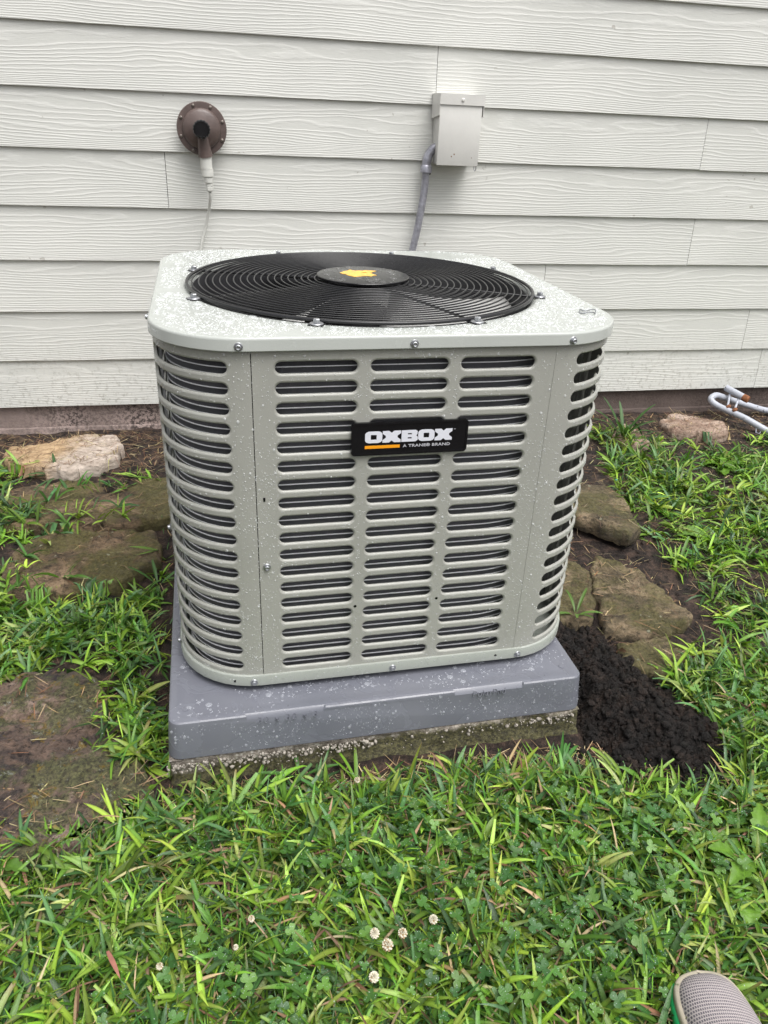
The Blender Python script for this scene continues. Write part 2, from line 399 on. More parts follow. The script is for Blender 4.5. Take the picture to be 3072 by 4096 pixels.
obj('cable', tube('cable', spline([(.005, 0, -.002), (.0055, .004, -.02), (-.002, .026, -.06), (-.014, .036, -.11), (-.030, .036, -.16), (-.045, .036, -.25), (-.055, .03, -.40), (-.07, -.02, -.62), (-.09, -.06, -.76)], 8), .0043, 10), GREYPVC, cond)

# ------------------------------------------------------------------ disconnect box and its conduit
dis = thing('disconnect_box', 'pale beige metal electrical disconnect box mounted on the siding', 'electrical box', (.405, WY, .932))
W_, H_, D_ = .127, .182, .088
obj('housing', box('housing', (.006, -D_, 0), (.006 + W_ - .006, .002, H_), .0015), WHITEP, dis)
obj('front_cover', box('front_cover', (.0, -D_ - .0035, -.001), (W_ + .0005, -D_ - .0002, H_ - .010), .001), WHITEP, dis)
bm = bmesh.new()
box_bm(bm, (-.002, -D_ - .0075, H_ - .022), (W_ + .006, -D_ - .0055, H_ + .006))
box_bm(bm, (-.002, -D_ - .0054, H_ + .0035), (W_ + .006, .001, H_ + .006))
for x in (-.002, W_ + .0035):                                   # side flaps, lower corner cut at a slant
    q = [(-D_ - .0054, H_ + .0034), (-D_ - .0054, H_ - .050), (-.004, H_ - .060), (-.004, H_ + .0034)]
    vs = [bm.verts.new((x + dx, y, z)) for dx in (0, .0015) for y, z in q]
    for f in ((0, 1, 2, 3), (7, 6, 5, 4), (0, 4, 5, 1), (1, 5, 6, 2), (2, 6, 7, 3), (3, 7, 4, 0)): bm.faces.new([vs[i] for i in f])
obj('lid', bm_mesh('lid', bm), WHITEP, dis)
obj('lid_screw', lathe('lid_screw', [(.0045, D_ + .0075), (.0047, D_ + .009), (.003, D_ + .0106)], 12, 'y'), WHITEP, dis, (.066, 0, H_ - .009))
obj('hasp', tube('hasp', [(.119, -D_ + .004, .004), (.119, -D_ + .002, -.010), (.1215, -D_, -.0145), (.124, -D_ - .001, -.010), (.124, -D_, .004)], .0014, 8), ZINC, dis)
rust = m_plain('rust_spot', (.20, .10, .045), .8, 0, .3, 200)
for x, z, r in ((.052, .030, .0022), (.044, .024, .0018), (.107, .022, .0012)):
    obj('rust_chip', lathe('rust_chip', [(r, D_ + .0036), (r * .6, D_ + .0042)], 9, 'y', wob=lambda a: 1 + .3 * math.sin(3 * a)), rust, dis, (x, 0, z))
pipe = thing('metal_conduit', 'grey galvanised conduit running down from the left side of the electrical box', 'pipe', (.386, WY - .03, .25))
obj('elbow', tube('elbow', spline([(.032, 0, .728), (.020, 0, .722), (.009, 0, .706), (.004, 0, .686), (.0035, 0, .672)], 6), [.0125] * 8 + [.0125 + .0018 * min(1, i / 8) for i in range(17)], 18), GALV, pipe)
obj('collar', lathe('collar', [(.0125, .655), (.0178, .657), (.0178, .673), (.0145, .678)], 22), GALV, pipe, (.0035, 0, 0))
obj('pipe', tube('pipe', spline([(.0035, 0, .668), (.001, 0, .60), (-.012, 0, .50), (-.0266, 0, .42), (-.038, -.004, .33), (-.05, -.03, .2), (-.056, -.10, .11), (-.062, -.25, .07), (-.070, -.45, .062), (-.075, -.640, .062)], 8), .0112, 16), GALV, pipe)
obj('clip', lathe('clip', [(.004, 0), (.004, .006), (.002, .007)], 8, 'y'), DARKM, pipe, (.020, .024, .652))

# ------------------------------------------------------------------ concrete slab and plastic pad
def fbm(p, H=.7, oct=4): return noise.fractal(p, H, 2.0, oct)
def slab_mesh():
    bm = bmesh.new(); x0, x1, y0, y1, z0, z1 = -.394, .391, -.394, .395, -.10, -.0005
    box_bm(bm, (x0, y0, z0), (x1, y1, z1), .008, 2)
    bmesh.ops.subdivide_edges(bm, edges=[e for e in bm.edges if e.calc_length() > .05], cuts=44, use_grid_fill=True)
    for v in bm.verts:
        p = v.co; n = fbm(p * 14, .8, 5); k = Vector((0, 0, 0))
        if p.z < z1 - .002:
            if p.y < y0 + .01: k.y = -1
            if abs(p.x - x0) < .01: k.x = -1
            if abs(p.x - x1) < .01: k.x = 1
        v.co = p + k * (.006 * n - .003 + (.010 * max(0, math.sin((p.z + .06) * 45)) * -.5)) + Vector((0, 0, -.0035 * abs(n)))
        if v.co.z > z1: v.co.z = z1
    return bm_mesh('slab', bm, True, 70)
def m_slab():
    s = NT('mossy_concrete'); v = s.coord()
    c = s.ramp(s.noise(v, 60, 8, .75), [(.4, (.13, .11, .09)), (.6, (.36, .32, .275))])
    vo = s.n('TexVoronoi'); vo.inputs['Scale'].default_value = 120; s.l(v, vo.inputs['Vector'])
    c = s.mix(s.math('MULTIPLY', s.ramp(vo.outputs['Distance'], [(.25, 1.0), (.38, 0.0)]), s.ramp(s.noise(v, 60, 3), [(.42, 0.0), (.52, .9)])), c, (.52, .49, .44))
    sp = s.n('SeparateXYZ'); s.l(s.tc.outputs['Object'], sp.inputs[0])
    hz = s.n('MapRange'); s.l(sp.outputs['Z'], hz.inputs[0]); hz.inputs[1].default_value = .0; hz.inputs[2].default_value = -.05
    hx = s.n('MapRange'); s.l(sp.outputs['X'], hx.inputs[0]); hx.inputs[1].default_value = -.38; hx.inputs[2].default_value = .1
    k = s.math('ADD', s.math('ADD', s.math('MULTIPLY', hz.outputs[0], .62), s.math('MULTIPLY', hx.outputs[0], .30)), s.math('MULTIPLY', s.noise(v, 20, 8, .75), .95))
    mm = s.ramp(k, [(.74, 0.0), (.92, 1.0)])
    mc = s.ramp(s.noise(v, 150, 5, .7), [(.4, (.030, .028, .013)), (.6, (.14, .13, .052))])
    c = s.mix(s.math('MULTIPLY', mm, .92), c, mc)
    return s.set(Base_Color=c, Roughness=.8, Normal=s.bump(s.noise(v, 110, 8, .7), .006))
SLABM = m_slab()
slab = thing('concrete_slab', 'old mossy concrete slab under the grey plastic pad', 'slab', (0.0, -.7553, 0), .01864)
obj('slab_block', slab_mesh(), SLABM, slab, (0, 0, .0542))
PEB = m_plain('pale_pebble', (.30, .27, .235), .75, 0, .5, 160)
def pebble_mesh(name, spots, sub=1, seed=0):
    bm0 = bmesh.new(); bmesh.ops.create_icosphere(bm0, subdivisions=sub, radius=1)
    v0 = np.array([v.co[:] for v in bm0.verts]); f0 = np.array([[v.index for v in f.verts] for f in bm0.faces]); bm0.free()
    rg = np.random.default_rng(seed); VV = []; FF = []
    for i, (x, y, z, r) in enumerate(spots):
        s = rg.uniform(.6, 1.25, 3) * r; q = rg.uniform(0, PI2, 3)
        Rm = np.array(Matrix.Rotation(q[0], 3, 'X') @ Matrix.Rotation(q[1], 3, 'Z'))
        vv = v0 * (1 + rg.uniform(-.30, .30, (len(v0), 1)))
        VV.append((vv * s) @ Rm.T + (x, y, z)); FF.append(f0 + i * len(v0))
    return bulk(name, np.concatenate(VV), np.concatenate(FF), sm=False)
rg = np.random.default_rng(3); spots = []
while len(spots) < 420:
    x = rg.uniform(-.39, .38); keep = 1 if x < -.02 else (.12 if x < .25 else .6)
    if rg.random() > keep: continue
    z = -.0045 - abs(rg.normal(0, .011)) 
    spots.append((x, -.3935 + rg.uniform(0, .002), z, min(.0048, .0010 + rg.exponential(.0011))))
obj('pebbles', pebble_mesh('pebbles', spots, 1, 5), PEB, slab, (0, 0, .0542), kind='stuff')

def rrect(hw, hd, r, n=10):
    o = []
    for cx, cy, a0 in ((hw - r, hd - r, 0), (-(hw - r), hd - r, 90), (-(hw - r), -(hd - r), 180), (hw - r, -(hd - r), 270)):
        for i in range(n + 1):
            a = math.radians(a0 + 90 * i / n); o.append((cx + r * math.cos(a), cy + r * math.sin(a)))
    return o
def stack(name, rings, sm=True, ang=40, top=True, bot=True):
    """rings: list of (hw, hd, r, z)"""
    V = []; F = []; n = None
    for hw, hd, r, z in rings:
        o = rrect(hw, hd, r); n = len(o); V += [(x, y, z) for x, y in o]
    for i in range(len(rings) - 1):
        for j in range(n): F.append((i * n + j, i * n + (j + 1) % n, (i + 1) * n + (j + 1) % n, (i + 1) * n + j))
    if bot: F.append(tuple(range(n))[::-1])
    if top: F.append(tuple((len(rings) - 1) * n + j for j in range(n)))
    return mesh(name, V, F, sm, ang)
pad = thing('equipment_pad', 'grey plastic equipment pad wet with rain under the air conditioner', 'pad', (0, -.7553, .0545), .01864)
pm = stack('pad_shell', [(.385, .385, .024, .0), (.387, .387, .024, .0012), (.3815, .3815, .021, .0705), (.3805, .3805, .020, .0735), (.378, .378, .018, .0755), (.374, .374, .016, .0760), (.366, .366, .012, .0760), (.3645, .3645, .012, .0756), (.35, .35, .01, .0756)])
po = obj('pad_shell', pm, PADM, pad)
cutters = []
for (xa, xb, inset, zl) in ((-.2505, -.1150, .3755, .0575), (.1262, .2585, .3755, .0600)):
    e = .004
    q = [(-inset + .0016, .080), (-inset + .0016, .0762), (-inset - .0012, .0742), (-.3866, zl), (-.395, zl), (-.395, .080)]
    Vc = [(xa - (e if k < 2 else 0), y, z) for k, (y, z) in enumerate(q)] + [(xb + (e if k < 2 else 0), y, z) for k, (y, z) in enumerate(q)]
    Fc = [(0, 1, 2, 3, 4, 5), (11, 10, 9, 8, 7, 6)] + [(k, k + 6, (k + 1) % 6 + 6, (k + 1) % 6) for k in range(6)]
    bmx = bmesh.new(); vs = [bmx.verts.new(v) for v in Vc]
    for f in Fc: bmx.faces.new([vs[i] for i in f])
    cm = bm_mesh('cutter', bmx); co = bpy.data.objects.new('cutter', cm); COL.objects.link(co); co.parent = pad; cutters.append(co)
    md = po.modifiers.new('cut', 'BOOLEAN'); md.operation = 'DIFFERENCE'; md.object = co; md.solver = 'EXACT'
bpy.context.view_layer.update()
dg = bpy.context.evaluated_depsgraph_get(); me2 = bpy.data.meshes.new_from_object(po.evaluated_get(dg)); po.modifiers.clear(); po.data = me2
smooth(me2, 30)
for c in cutters: bpy.data.objects.remove(c)
tilt = math.atan2(.0166, .0106)
def plate_text(me, x, zmid, yy):
    me.transform(Matrix.Translation((0, 0, 0))); o = obj('lettering', me, PADM, pad, (x, yy, zmid), (tilt, 0, 0)); return o
plate_text(text_mesh('lettering', '30 x 30 x 3', .0160, .0013, 1.15, .12, -.0006, 'CENTER', 1.25), -.180, .0598, -.3858)
plate_text(text_mesh('lettering', 'PolarPad', .0160, .0013, 1.05, .12, -.0004, 'CENTER', 1.1), .192, .0615, -.3860)
for x in (-.352, .352):
    for y in (-.345, .345):
        obj('mould_mark', lathe('mould_mark', [(.0065, .0755), (.0065, .0764), (.005, .0766)], 16), PADM, pad, (x, y, 0))

# ------------------------------------------------------------------ air conditioner
BZ, ZT, ZCB = .142, .7733, .7527
ac = thing('air_conditioner', 'sage grey outdoor air conditioner unit with slotted sides and round top fan guard', 'air conditioner', (.02014, -.69476, BZ), .01776)
OFF = (0, 0, -BZ)
def acp(name, me, mat, **k): return obj(name, me, mat, ac, OFF, **k)
HW, HD, RC = .3780, .3775, .140
SX, SY = HW - RC, HD - RC; AL = RC * PI / 2
# perimeter parameter: s=0 front centre, growing to the right (counter-clockwise from above)
SEG = [('l', -SX, SX), ('a', SX, SX + AL), ('l', SX + AL, SX + AL + 2 * SY), ('a', SX + AL + 2 * SY, SX + 2 * AL + 2 * SY)]
PER = 4 * AL + 4 * SX + 0 * SY
def per(s, d=0):
    """point and outward normal; d = outward offset"""
    tot = 4 * AL + 2 * (2 * SX) + 2 * (2 * SY); s = (s + SX) % tot - SX
    L = [(2 * SX, 0), (AL, 1), (2 * SY, 0), (AL, 1), (2 * SX, 0), (AL, 1), (2 * SY, 0), (AL, 1)]
    corners = [(SX, -SY), (SX, SY), (-SX, SY), (-SX, -SY)]
    u = s + SX; ang = -PI / 2; ci = 0; p = None
    starts = [(-SX, -HD), None, (HW, -SY), None, (SX, HD), None, (-HW, SY), None]
    dirs = [(1, 0), None, (0, 1), None, (-1, 0), None, (0, -1), None]
    for k, (ln, arc) in enumerate(L):
        if u <= ln + 1e-9 or k == 7:
            if arc:
                c = corners[(k - 1) // 2]; a = -PI / 2 + ((k - 1) // 2) * PI / 2 + (u / ln) * PI / 2
                nx, ny = math.cos(a), math.sin(a); return (c[0] + (RC + d) * nx, c[1] + (RC + d) * ny)
            dx, dy = dirs[k]; nx, ny = dy, -dx; x0, y0 = starts[k]
            return (x0 + dx * u + nx * d, y0 + dy * u + ny * d)
        u -= ln
ZR = [.7257 - .03179 * k for k in range(18)]; HS = .0091; ZLO, ZHI = .1655, .7560
def pill_cell(s0, s1, zc, z0, z1, c0, c1, curved):
    """slot [s0,s1] x zc+-HS in the cell [c0,c1] x [z0,z1]; returns verts, faces in (s,z,d)"""
    a0, a1 = s0 + HS, s1 - HS; n = max(1, int((a1 - a0) / (.012 if curved else .5))); n = n if curved else 1
    base = []
    for i in range(n + 1): base.append((a0 + (a1 - a0) * i / n, HS, 0, None))        # top edge, left to right
    pts = []                                                                         # (centre s, direction) ring
    for i in range(n + 1): pts.append((a0 + (a1 - a0) * i / n, 90))
    angs = lambda c, e: sorted(set([90 - 180 * i / 10 for i in range(1, 10)] + [math.degrees(math.atan2(z1 - zc, c1 - a1)), math.degrees(math.atan2(z0 - zc, c1 - a1))]), reverse=True)
    ra = sorted(set([round(90 - 18 * i, 3) for i in range(1, 10)] + [math.degrees(math.atan2(z1 - zc, c1 - a1)), math.degrees(math.atan2(z0 - zc, c1 - a1))]), reverse=True)
    for a in ra: pts.append((a1, a))
    for i in range(n + 1): pts.append((a1 - (a1 - a0) * i / n, -90))
    la = sorted(set([round(-90 - 18 * i, 3) for i in range(1, 10)] + [-180 - math.degrees(math.atan2(zc - z0, a0 - c0)) + 0 * 1 if False else -(180 - math.degrees(math.atan2(zc - z0, a0 - c0))), -(180 + math.degrees(math.atan2(z1 - zc, a0 - c0)))]), reverse=True)
    for a in la: pts.append((a0, a))
    rings = [('out', 0, 0), (.0042, 0, 0), (.0034, 0, 0), (.0026, 0, -.0003), (.0015, 0, -.0009), (.0005, 0, -.0018), (0, 0, -.0028), (0, 0, -.0044)]
    V = []; N = len(pts)
    for rr in rings:
        for cs, a in pts:
            ca, sa = math.cos(math.radians(a)), math.sin(math.radians(a))
            if rr[0] == 'out':
                t = 1e9
                if ca > 1e-9: t = min(t, (c1 - cs) / ca)
                if ca < -1e-9: t = min(t, (c0 - cs) / ca)
                if sa > 1e-9: t = min(t, (z1 - zc) / sa)
                if sa < -1e-9: t = min(t, (z0 - zc) / sa)
                V.append((cs + ca * t, zc + sa * t, 0))
            else:
                rad = HS + rr[0]; V.append((cs + ca * rad, zc + sa * rad, rr[2]))
    F = []
    for k in range(len(rings) - 1):
        for j in range(N):
            F.append((k * N + j, k * N + (j + 1) % N, (k + 1) * N + (j + 1) % N, (k + 1) * N + j))
    return V, F
def panel(name, s_lo, s_hi, cols, off=0.0):
    """cols: list of (s0, s1, curved) slot columns; the rest of the panel is plain sheet"""
    V = []; F = []
    def add(v, f):
        b = len(V); V.extend(v); F.extend([tuple(i + b for i in q) for q in f])
    def plain(a, b, z0, z1):
        n = max(1, int(math.ceil((b - a) / .012))); v = []
        for i in range(n + 1): v += [(a + (b - a) * i / n, z0, 0), (a + (b - a) * i / n, z1, 0)]
        add(v, [(2 * i, 2 * i + 2, 2 * i + 3, 2 * i + 1) for i in range(n)])
    m = .0095; edges = []
    zt = ZR[0] + .5 * .03179; zb = ZR[-1] - .5 * .03179
    cur = s_lo
    for (s0, s1, cv) in cols:
        plain(cur, s0 - m, ZLO, ZHI); c0, c1 = s0 - m, s1 + m
        plain(c0, c1, zt, ZHI); plain(c0, c1, ZLO, zb)
        for zc in ZR: add(*pill_cell(s0, s1, zc, zc - .5 * .03179, zc + .5 * .03179, c0, c1, cv))
        cur = c1
    plain(cur, s_hi, ZLO, ZHI)
    # folded side edges
    for s in (s_lo, s_hi): add([(s, ZLO, 0), (s, ZHI, 0), (s, ZHI, -.008), (s, ZLO, -.008)], [(0, 1, 2, 3)])
    P = []
    for (s, z, d) in V: x, y = per(s, d + off); P.append((x, y, z))
    bmx = bmesh.new(); me = mesh(name, P, F); bmx.from_mesh(me); bmesh.ops.remove_doubles(bmx, verts=bmx.verts[:], dist=.00015)
    return bm_mesh(name, bmx, True, 50)
SEAM = -.2350; A0 = SX; A1 = SX + AL
acp('front_panel', panel('front_panel', SEAM, A1 + .02, [(-.2011, -.0783, 0), (-.0580, .0635, 0), (.0835, .2045, 0), (.2790, .4330, 1)], .0006), BODY)
acp('corner_panel', panel('corner_panel', -A1 - .02, SEAM - .0013, [(-.4400, -.2710, 1)]), BODY)
s1 = A1 + .0213; L1 = 2 * SY - .0426 
acp('side_panel', panel('side_panel', s1, s1 + L1, [(s1 + .03 + k * .14, s1 + .15 + k * .14, 0) for k in range(3)]), BODY)
acp('side_panel', panel('side_panel', -s1 - L1, -s1, [(-s1 - .15 - k * .14, -s1 - .03 - k * .14, 0) for k in (2, 1, 0)]), BODY)
acp('rear_panel', panel('rear_panel', s1 + L1 + .0013, 2 * (A0 + 2 * AL + 2 * SY + SX) + 2 * 0 - A0 + (-s1 - L1 - .0013) + A0 if False else (4 * AL + 4 * SX + 4 * SY) + (-s1 - L1 - .0013), []), BODY)
# base pan
acp('base_pan', stack('base_pan', [(.366, .366, .130, BZ - .001), (.379, .379, .141, BZ), (.3822, .3818, .143, BZ + .002), (.3822, .3818, .143, BZ + .0215), (.3812, .3808, .1425, BZ + .0232), (.3785, .378, .1405, BZ + .0236), (.3730, .3725, .136, BZ + .0232), (.3720, .3715, .135, BZ + .003), (.30, .30, .10, BZ + .003)], ang=50), BASEP)
for x in (-.27, .27):
    for y in (-.27, .27): acp('rubber_foot', lathe('rubber_foot', [(.022, BZ - .0116), (.02, BZ - .0008)], 20), PLASTIC).location = (x, y, -BZ)
# cap with a rolled hole for the fan guard
CC = (-.004, -.008); RG = .3255
def cap_mesh():
    out = lambda d: rrect(.3829 - d, .385 - d, .1440 - d, 24)
    base = []
    o = out(0); n0 = len(o)
    pts = []
    for i in range(n0):
        a, b = o[i], o[(i + 1) % n0]; L = math.hypot(b[0] - a[0], b[1] - a[1]); k = max(1, int(L / .02))
        for q in range(k): pts.append((a[0] + (b[0] - a[0]) * q / k, a[1] + (b[1] - a[1]) * q / k))
    N = len(pts); V = []; F = []
    ang = [math.atan2(y - CC[1], x - CC[0]) for x, y in pts]
    def circ(r, z): V.extend([(CC[0] + r * math.cos(a), CC[1] + r * math.sin(a), z) for a in ang])
    def ins(d, z):
        for (x, y) in pts:
            # inset along the outward normal of the rounded rectangle
            cx = max(-(.3829 - .144), min(.3829 - .144, x)); cy = max(-(.385 - .144), min(.385 - .144, y))
            L = math.hypot(x - cx, y - cy); V.append((x - (x - cx) / L * d, y - (y - cy) / L * d, z))
    circ(RG - .012, ZT - .085); circ(RG - .010, ZT - .030); circ(RG - .006, ZT - .010); circ(RG - .001, ZT - .0035); circ(RG + .004, ZT - .0006); circ(RG + .009, ZT - .0002)
    ins(.011, ZT - .0002); ins(.0046, ZT - .0002); ins(.0040, ZT - .0002); ins(.0022, ZT - .0007); ins(.0008, ZT - .0020); ins(.0002, ZT - .0038); ins(.0001, ZT - .0045); ins(-.0006, ZCB + .0018); ins(-.0007, ZCB + .001); ins(.0004, ZCB); ins(.002, ZCB); ins(.0022, ZT - .008)
    m = len(V) // N
    for i in range(m - 1):
        for j in range(N): F.append((i * N + j, i * N + (j + 1) % N, (i + 1) * N + (j + 1) % N, (i + 1) * N + j))
    return mesh('top_cap', V, F, True, 60)
acp('top_cap', cap_mesh(), CAP)
# fan orifice, fan, motor, added disc for the deep shade
acp('fan_shroud', lathe('fan_shroud', [(RG - .013, ZT - .10), (RG - .0125, ZT - .004), (RG - .014, ZT - .004), (RG - .020, ZT - .03), (RG - .020, ZT - .10)], 72), DARKM).location = (CC[0], CC[1], -BZ)
fan = acp('fan', lathe('fan', [(.05, ZT - .075), (.05, ZT - .045), (.03, ZT - .043)], 32), DARKM); fan.location = (CC[0], CC[1], -BZ)
for k in range(3):
    V = []; F = []; a0 = math.radians((190, 310, 70)[k]); nr, na = 8, 14
    for i in range(nr + 1):
        r = .055 + (.298 - .055) * i / nr; span = math.radians(62 + 18 * i / nr)
        for j in range(na + 1):
            t = j / na - .5; a = a0 + t * span + .25 * (i / nr) ** 2
            V.append((r * math.cos(a), r * math.sin(a), ZT - .052 + .075 * t * (.55 + .45 * (1 - i / nr)) - .008 * math.cos(t * PI)))
    for i in range(nr):
        for j in range(na): q = i * (na + 1) + j; F.append((q, q + 1, q + na + 2, q + na + 1))
    me = mesh('fan_blade', V, F, True); o = obj('fan_blade', me, BLADEM, fan)
    sm_ = o.modifiers.new('thick', 'SOLIDIFY'); sm_.thickness = .0012
acp('motor', lathe('motor', [(.06, ZT - .26), (.062, ZT - .25), (.062, ZT - .10), (.05, ZT - .085)], 36), DARKM).location = (CC[0], CC[1], -BZ)
acp('shade_disc', lathe('shade_disc', [(.31, ZT - .40), (.31, ZT - .398)], 48), DARKM)  # black disc added to stand for the darkness inside the casing
# coil: fins and flat tubes
def loop(hw, hd, r, n=12):
    return rrect(hw, hd, r, n)
def coil_line(d, n=16):
    """C-shaped coil outline; its right front bend is wider than the casing's corner"""
    o = []
    for sx, sy, a0, r in ((1, 1, 0, .12), (-1, 1, 90, .12), (-1, -1, 180, .122), (1, -1, 270, .215)):
        cx = sx * (HW - .018 - r); cy = sy * (HD - .018 - r)
        for i in range(n + 1):
            a = math.radians(a0 + 90 * i / n); o.append((cx + (r + d) * math.cos(a), cy + (r + d) * math.sin(a)))
    return o
def coil_fins():
    o = coil_line(0); n = len(o); V = []; F = []; U = [0]
    for i in range(n): a, b = o[i], o[(i + 1) % n]; U.append(U[-1] + math.hypot(a[0] - b[0], a[1] - b[1]))
    for z in (.150, .752): V += [(x, y, z) for x, y in o] + [(o[0][0], o[0][1], z)]
    F = [(j, j + 1, n + 1 + j + 1, n + 1 + j) for j in range(n)]
    me = mesh('coil_fins', V, F, True, 60); uv = me.uv_layers.new(name='UVMap')
    for p in me.polygons:
        for li in p.loop_indices:
            vi = me.loops[li].vertex_index; uv.data[li].uv = (U[vi % (n + 1)], V[vi][2])
    return me
acp('coil_fins', coil_fins(), FINS)
def coil_tube():
    V = []; F = []
    for d, z in ((-.0004, -.0007), (.0016, -.0007), (.0016, .0007), (-.0004, .0007)): V += [(x, y, z) for x, y in coil_line(d)]
    n = len(V) // 4
    for k in range(3):
        for j in range(n): F.append((k * n + j, k * n + (j + 1) % n, (k + 1) * n + (j + 1) % n, (k + 1) * n + j))
    return mesh('coil_tube', V, F, True, 60)
tm = coil_tube()
ALU = m_plain('bright_aluminium', (.90, .91, .93), .3, .1, .05, 40)
for k in range(55):
    o = obj('coil_tube', tm, ALU, ac, (0, 0, .1635 + k * .01075 - BZ))
# spacer posts between coil and louvres
for a in (-.458, .455):
    x, y = per(a, -.009); acp('spacer_post', tube('spacer_post', [(x, y, .167), (x, y, .752)], .0028, 8), ALU if a < 0 else BODY)
# screws
def hexscrew(name, n=(0, -1)):
    m_ = lathe(name, [(.0062, -.0005), (.0066, .0006), (.0060, .0014), (.0040, .0016), (.0042, .0045), (.0030, .0054), (.0014, .0046)], 12, 'y', ang=25); return m_
hs_ = hexscrew('screw')
def screw_at(s, z, d):
    x, y = per(s, d); x2, y2 = per(s, d + .01); o = acp('screw', hs_, ZINC); o.location = (x, y, z - BZ); o.rotation_euler = (0, random.uniform(0, .5), math.atan2(x2 - x, -(y2 - y)) if True else 0)
    o.rotation_euler = (0, 0, math.atan2(y2 - y, x2 - x) + PI / 2); return o
for s in (-.2517, .0048, .2590): screw_at(s, .7603, .0078)
screw_at(-A1 - .03, .762, .0052); screw_at(A1 + .03, .762, .0052)
for s in (-.2523, .0004, .2460): screw_at(s, .1520, .0042)
screw_at(-A1 + .02, .170, .004); screw_at(-A1 + .0, .40, .0015)
screw_at(-.2229, .389, .0012)
hole = lathe('screw_hole', [(.0027, .0002), (.0026, .0004)], 14, 'y')
for s, z, d in ((-.2018, .1530, .0039), (.2017, .1545, .0039), (-.0728, .2946, .0006), (.0751, .2960, .0006), (-.285, .1535, .0045)):
    x, y = per(s, d); acp('screw_hole', hole, PLASTIC).location = (x, y, z - BZ)
sl_ = box('slot_hole', (-.0017, -.0004, -.0035), (.0017, .0002, .0035), .0006)
x, y = per(-.2234, .0008); acp('slot_hole', sl_, PLASTIC).location = (x, y, .5135 - BZ)
x, y = per(-.355, .0062); o = acp('slot_hole', box('slot_hole', (-.0035, -.0003, -.003), (.0035, .0002, .003), .0008), BODY); o.location = (x, y, .7625 - BZ); o.rotation_euler = (0, 0, -.83)
# body crease line on the right (folded edge of the front panel)
x, y = per(A0, .0007); acp('fold_line', tube('fold_line', [(x, y, .167), (x, y, .751)], .0006, 6), BODY)
# wire fan guard
def gz(r): return ZT + .0038 + .0045 * (1 - (r / .32) ** 2)
def ring_mesh(R, z, t, n=112, m=6):
    V = []; F = []
    for i in range(n):
        a = PI2 * i / n
        for j in range(m):
            b = PI2 * j / m; rr = R + t * math.cos(b); V.append((rr * math.cos(a), rr * math.sin(a), z + t * math.sin(b)))
    for i in range(n):
        for j in range(m): F.append((i * m + j, i * m + (j + 1) % m, ((i + 1) % n) * m + (j + 1) % m, ((i + 1) % n) * m + j))
    return mesh('guard_ring', V, F, True, 80)
guard = acp('fan_guard', ring_mesh(.3220, gz(.3195), .0030, 128, 8), BLACKM); guard.location = (CC[0], CC[1], -BZ)
for k in range(19):
    r = .0885 + (.3130 - .0885) * k / 18
    obj('guard_ring', ring_mesh(r, gz(r), .0014), BLACKM, guard)
BOLT = [22.5 + 45 * k for k in range(8)]
sp_ = tube('guard_spoke', [(.075, 0, gz(.075) - .0036), (.14, 0, gz(.14) - .0036), (.21, 0, gz(.21) - .0036), (.27, 0, gz(.27) - .0036), (.3195, 0, gz(.3195) - .0036), (.333, 0, ZT + .0012)], .0021, 8)
bolt_m = lathe('guard_bolt', [(.0125, ZT + .0016), (.0130, ZT + .0024), (.0120, ZT + .0034), (.0066, ZT + .0038), (.0066, ZT + .0090), (.0050, ZT + .0103)], 18, ang=30)
hexm = lathe('guard_bolt_head', [(.0056, ZT + .0034), (.0056, ZT + .0084), (.0046, ZT + .0095)], 6, ang=20)
tab = box('guard_tab', (.318, -.012, ZT + .0001), (.3445, .012, ZT + .0014), .0005)
for d in BOLT:
    obj('guard_spoke', sp_, BLACKM, guard, rot=(0, 0, math.radians(d)))
    obj('guard_tab', tab, BLACKM, guard, rot=(0, 0, math.radians(d)))
    a = math.radians(d)
    b_ = obj('guard_bolt', lathe('guard_bolt', [(.0108, ZT + .0015), (.0112, ZT + .0022), (.0104, ZT + .0030), (.0070, ZT + .0037)], 20, ang=30) if d == BOLT[0] else bm_, ZINC, guard, (.3345 * math.cos(a), .3345 * math.sin(a), 0)); bm_ = b_.data
    obj('guard_bolt', hexm, ZINC, guard, (.3345 * math.cos(a), .3345 * math.sin(a), 0), (0, 0, d))
hub = acp('guard_hub', lathe('guard_hub', [(.070, ZT + .004), (.070, ZT + .0108), (.0845, ZT + .0110), (.0870, ZT + .0116), (.0873, ZT + .0150), (.0866, ZT + .0160), (.0845, ZT + .0165), (.02, ZT + .0168)], 72, ang=30), PLASTIC); hub.location = (CC[0] + .003, CC[1] + .001, -BZ)
em = [(-.0400, .0080), (-.0345, .0150), (-.0300, .0225), (-.0215, .0290), (-.0150, .0400), (-.0105, .0330), (-.0060, .0292), (.0020, .0300), (.0080, .0282), (.0130, .0335), (.0200, .0310), (.0260, .0300), (.0350, .0275), (.0290, .0205), (.0225, .0150), (.0150, .0150), (.0230, .0080), (.0190, .0010), (.0235, -.0090), (.0265, -.0170), (.0180, -.0200), (.0140, -.0290), (.0080, -.0230), (-.0020, -.0240), (-.0110, -.0300), (-.0190, -.0330), (-.0230, -.0240), (-.0290, -.0170), (-.0310, -.0060), (-.0365, -.0020)]
eye = [(.0015, .012), (.011, .0125), (.0135, .006), (.004, .0055)]
obj('emblem', flat_shape('emblem', [em, eye[::-1]], .0003), YELLOW, hub, (.001 - .003, .007, ZT + .0170))
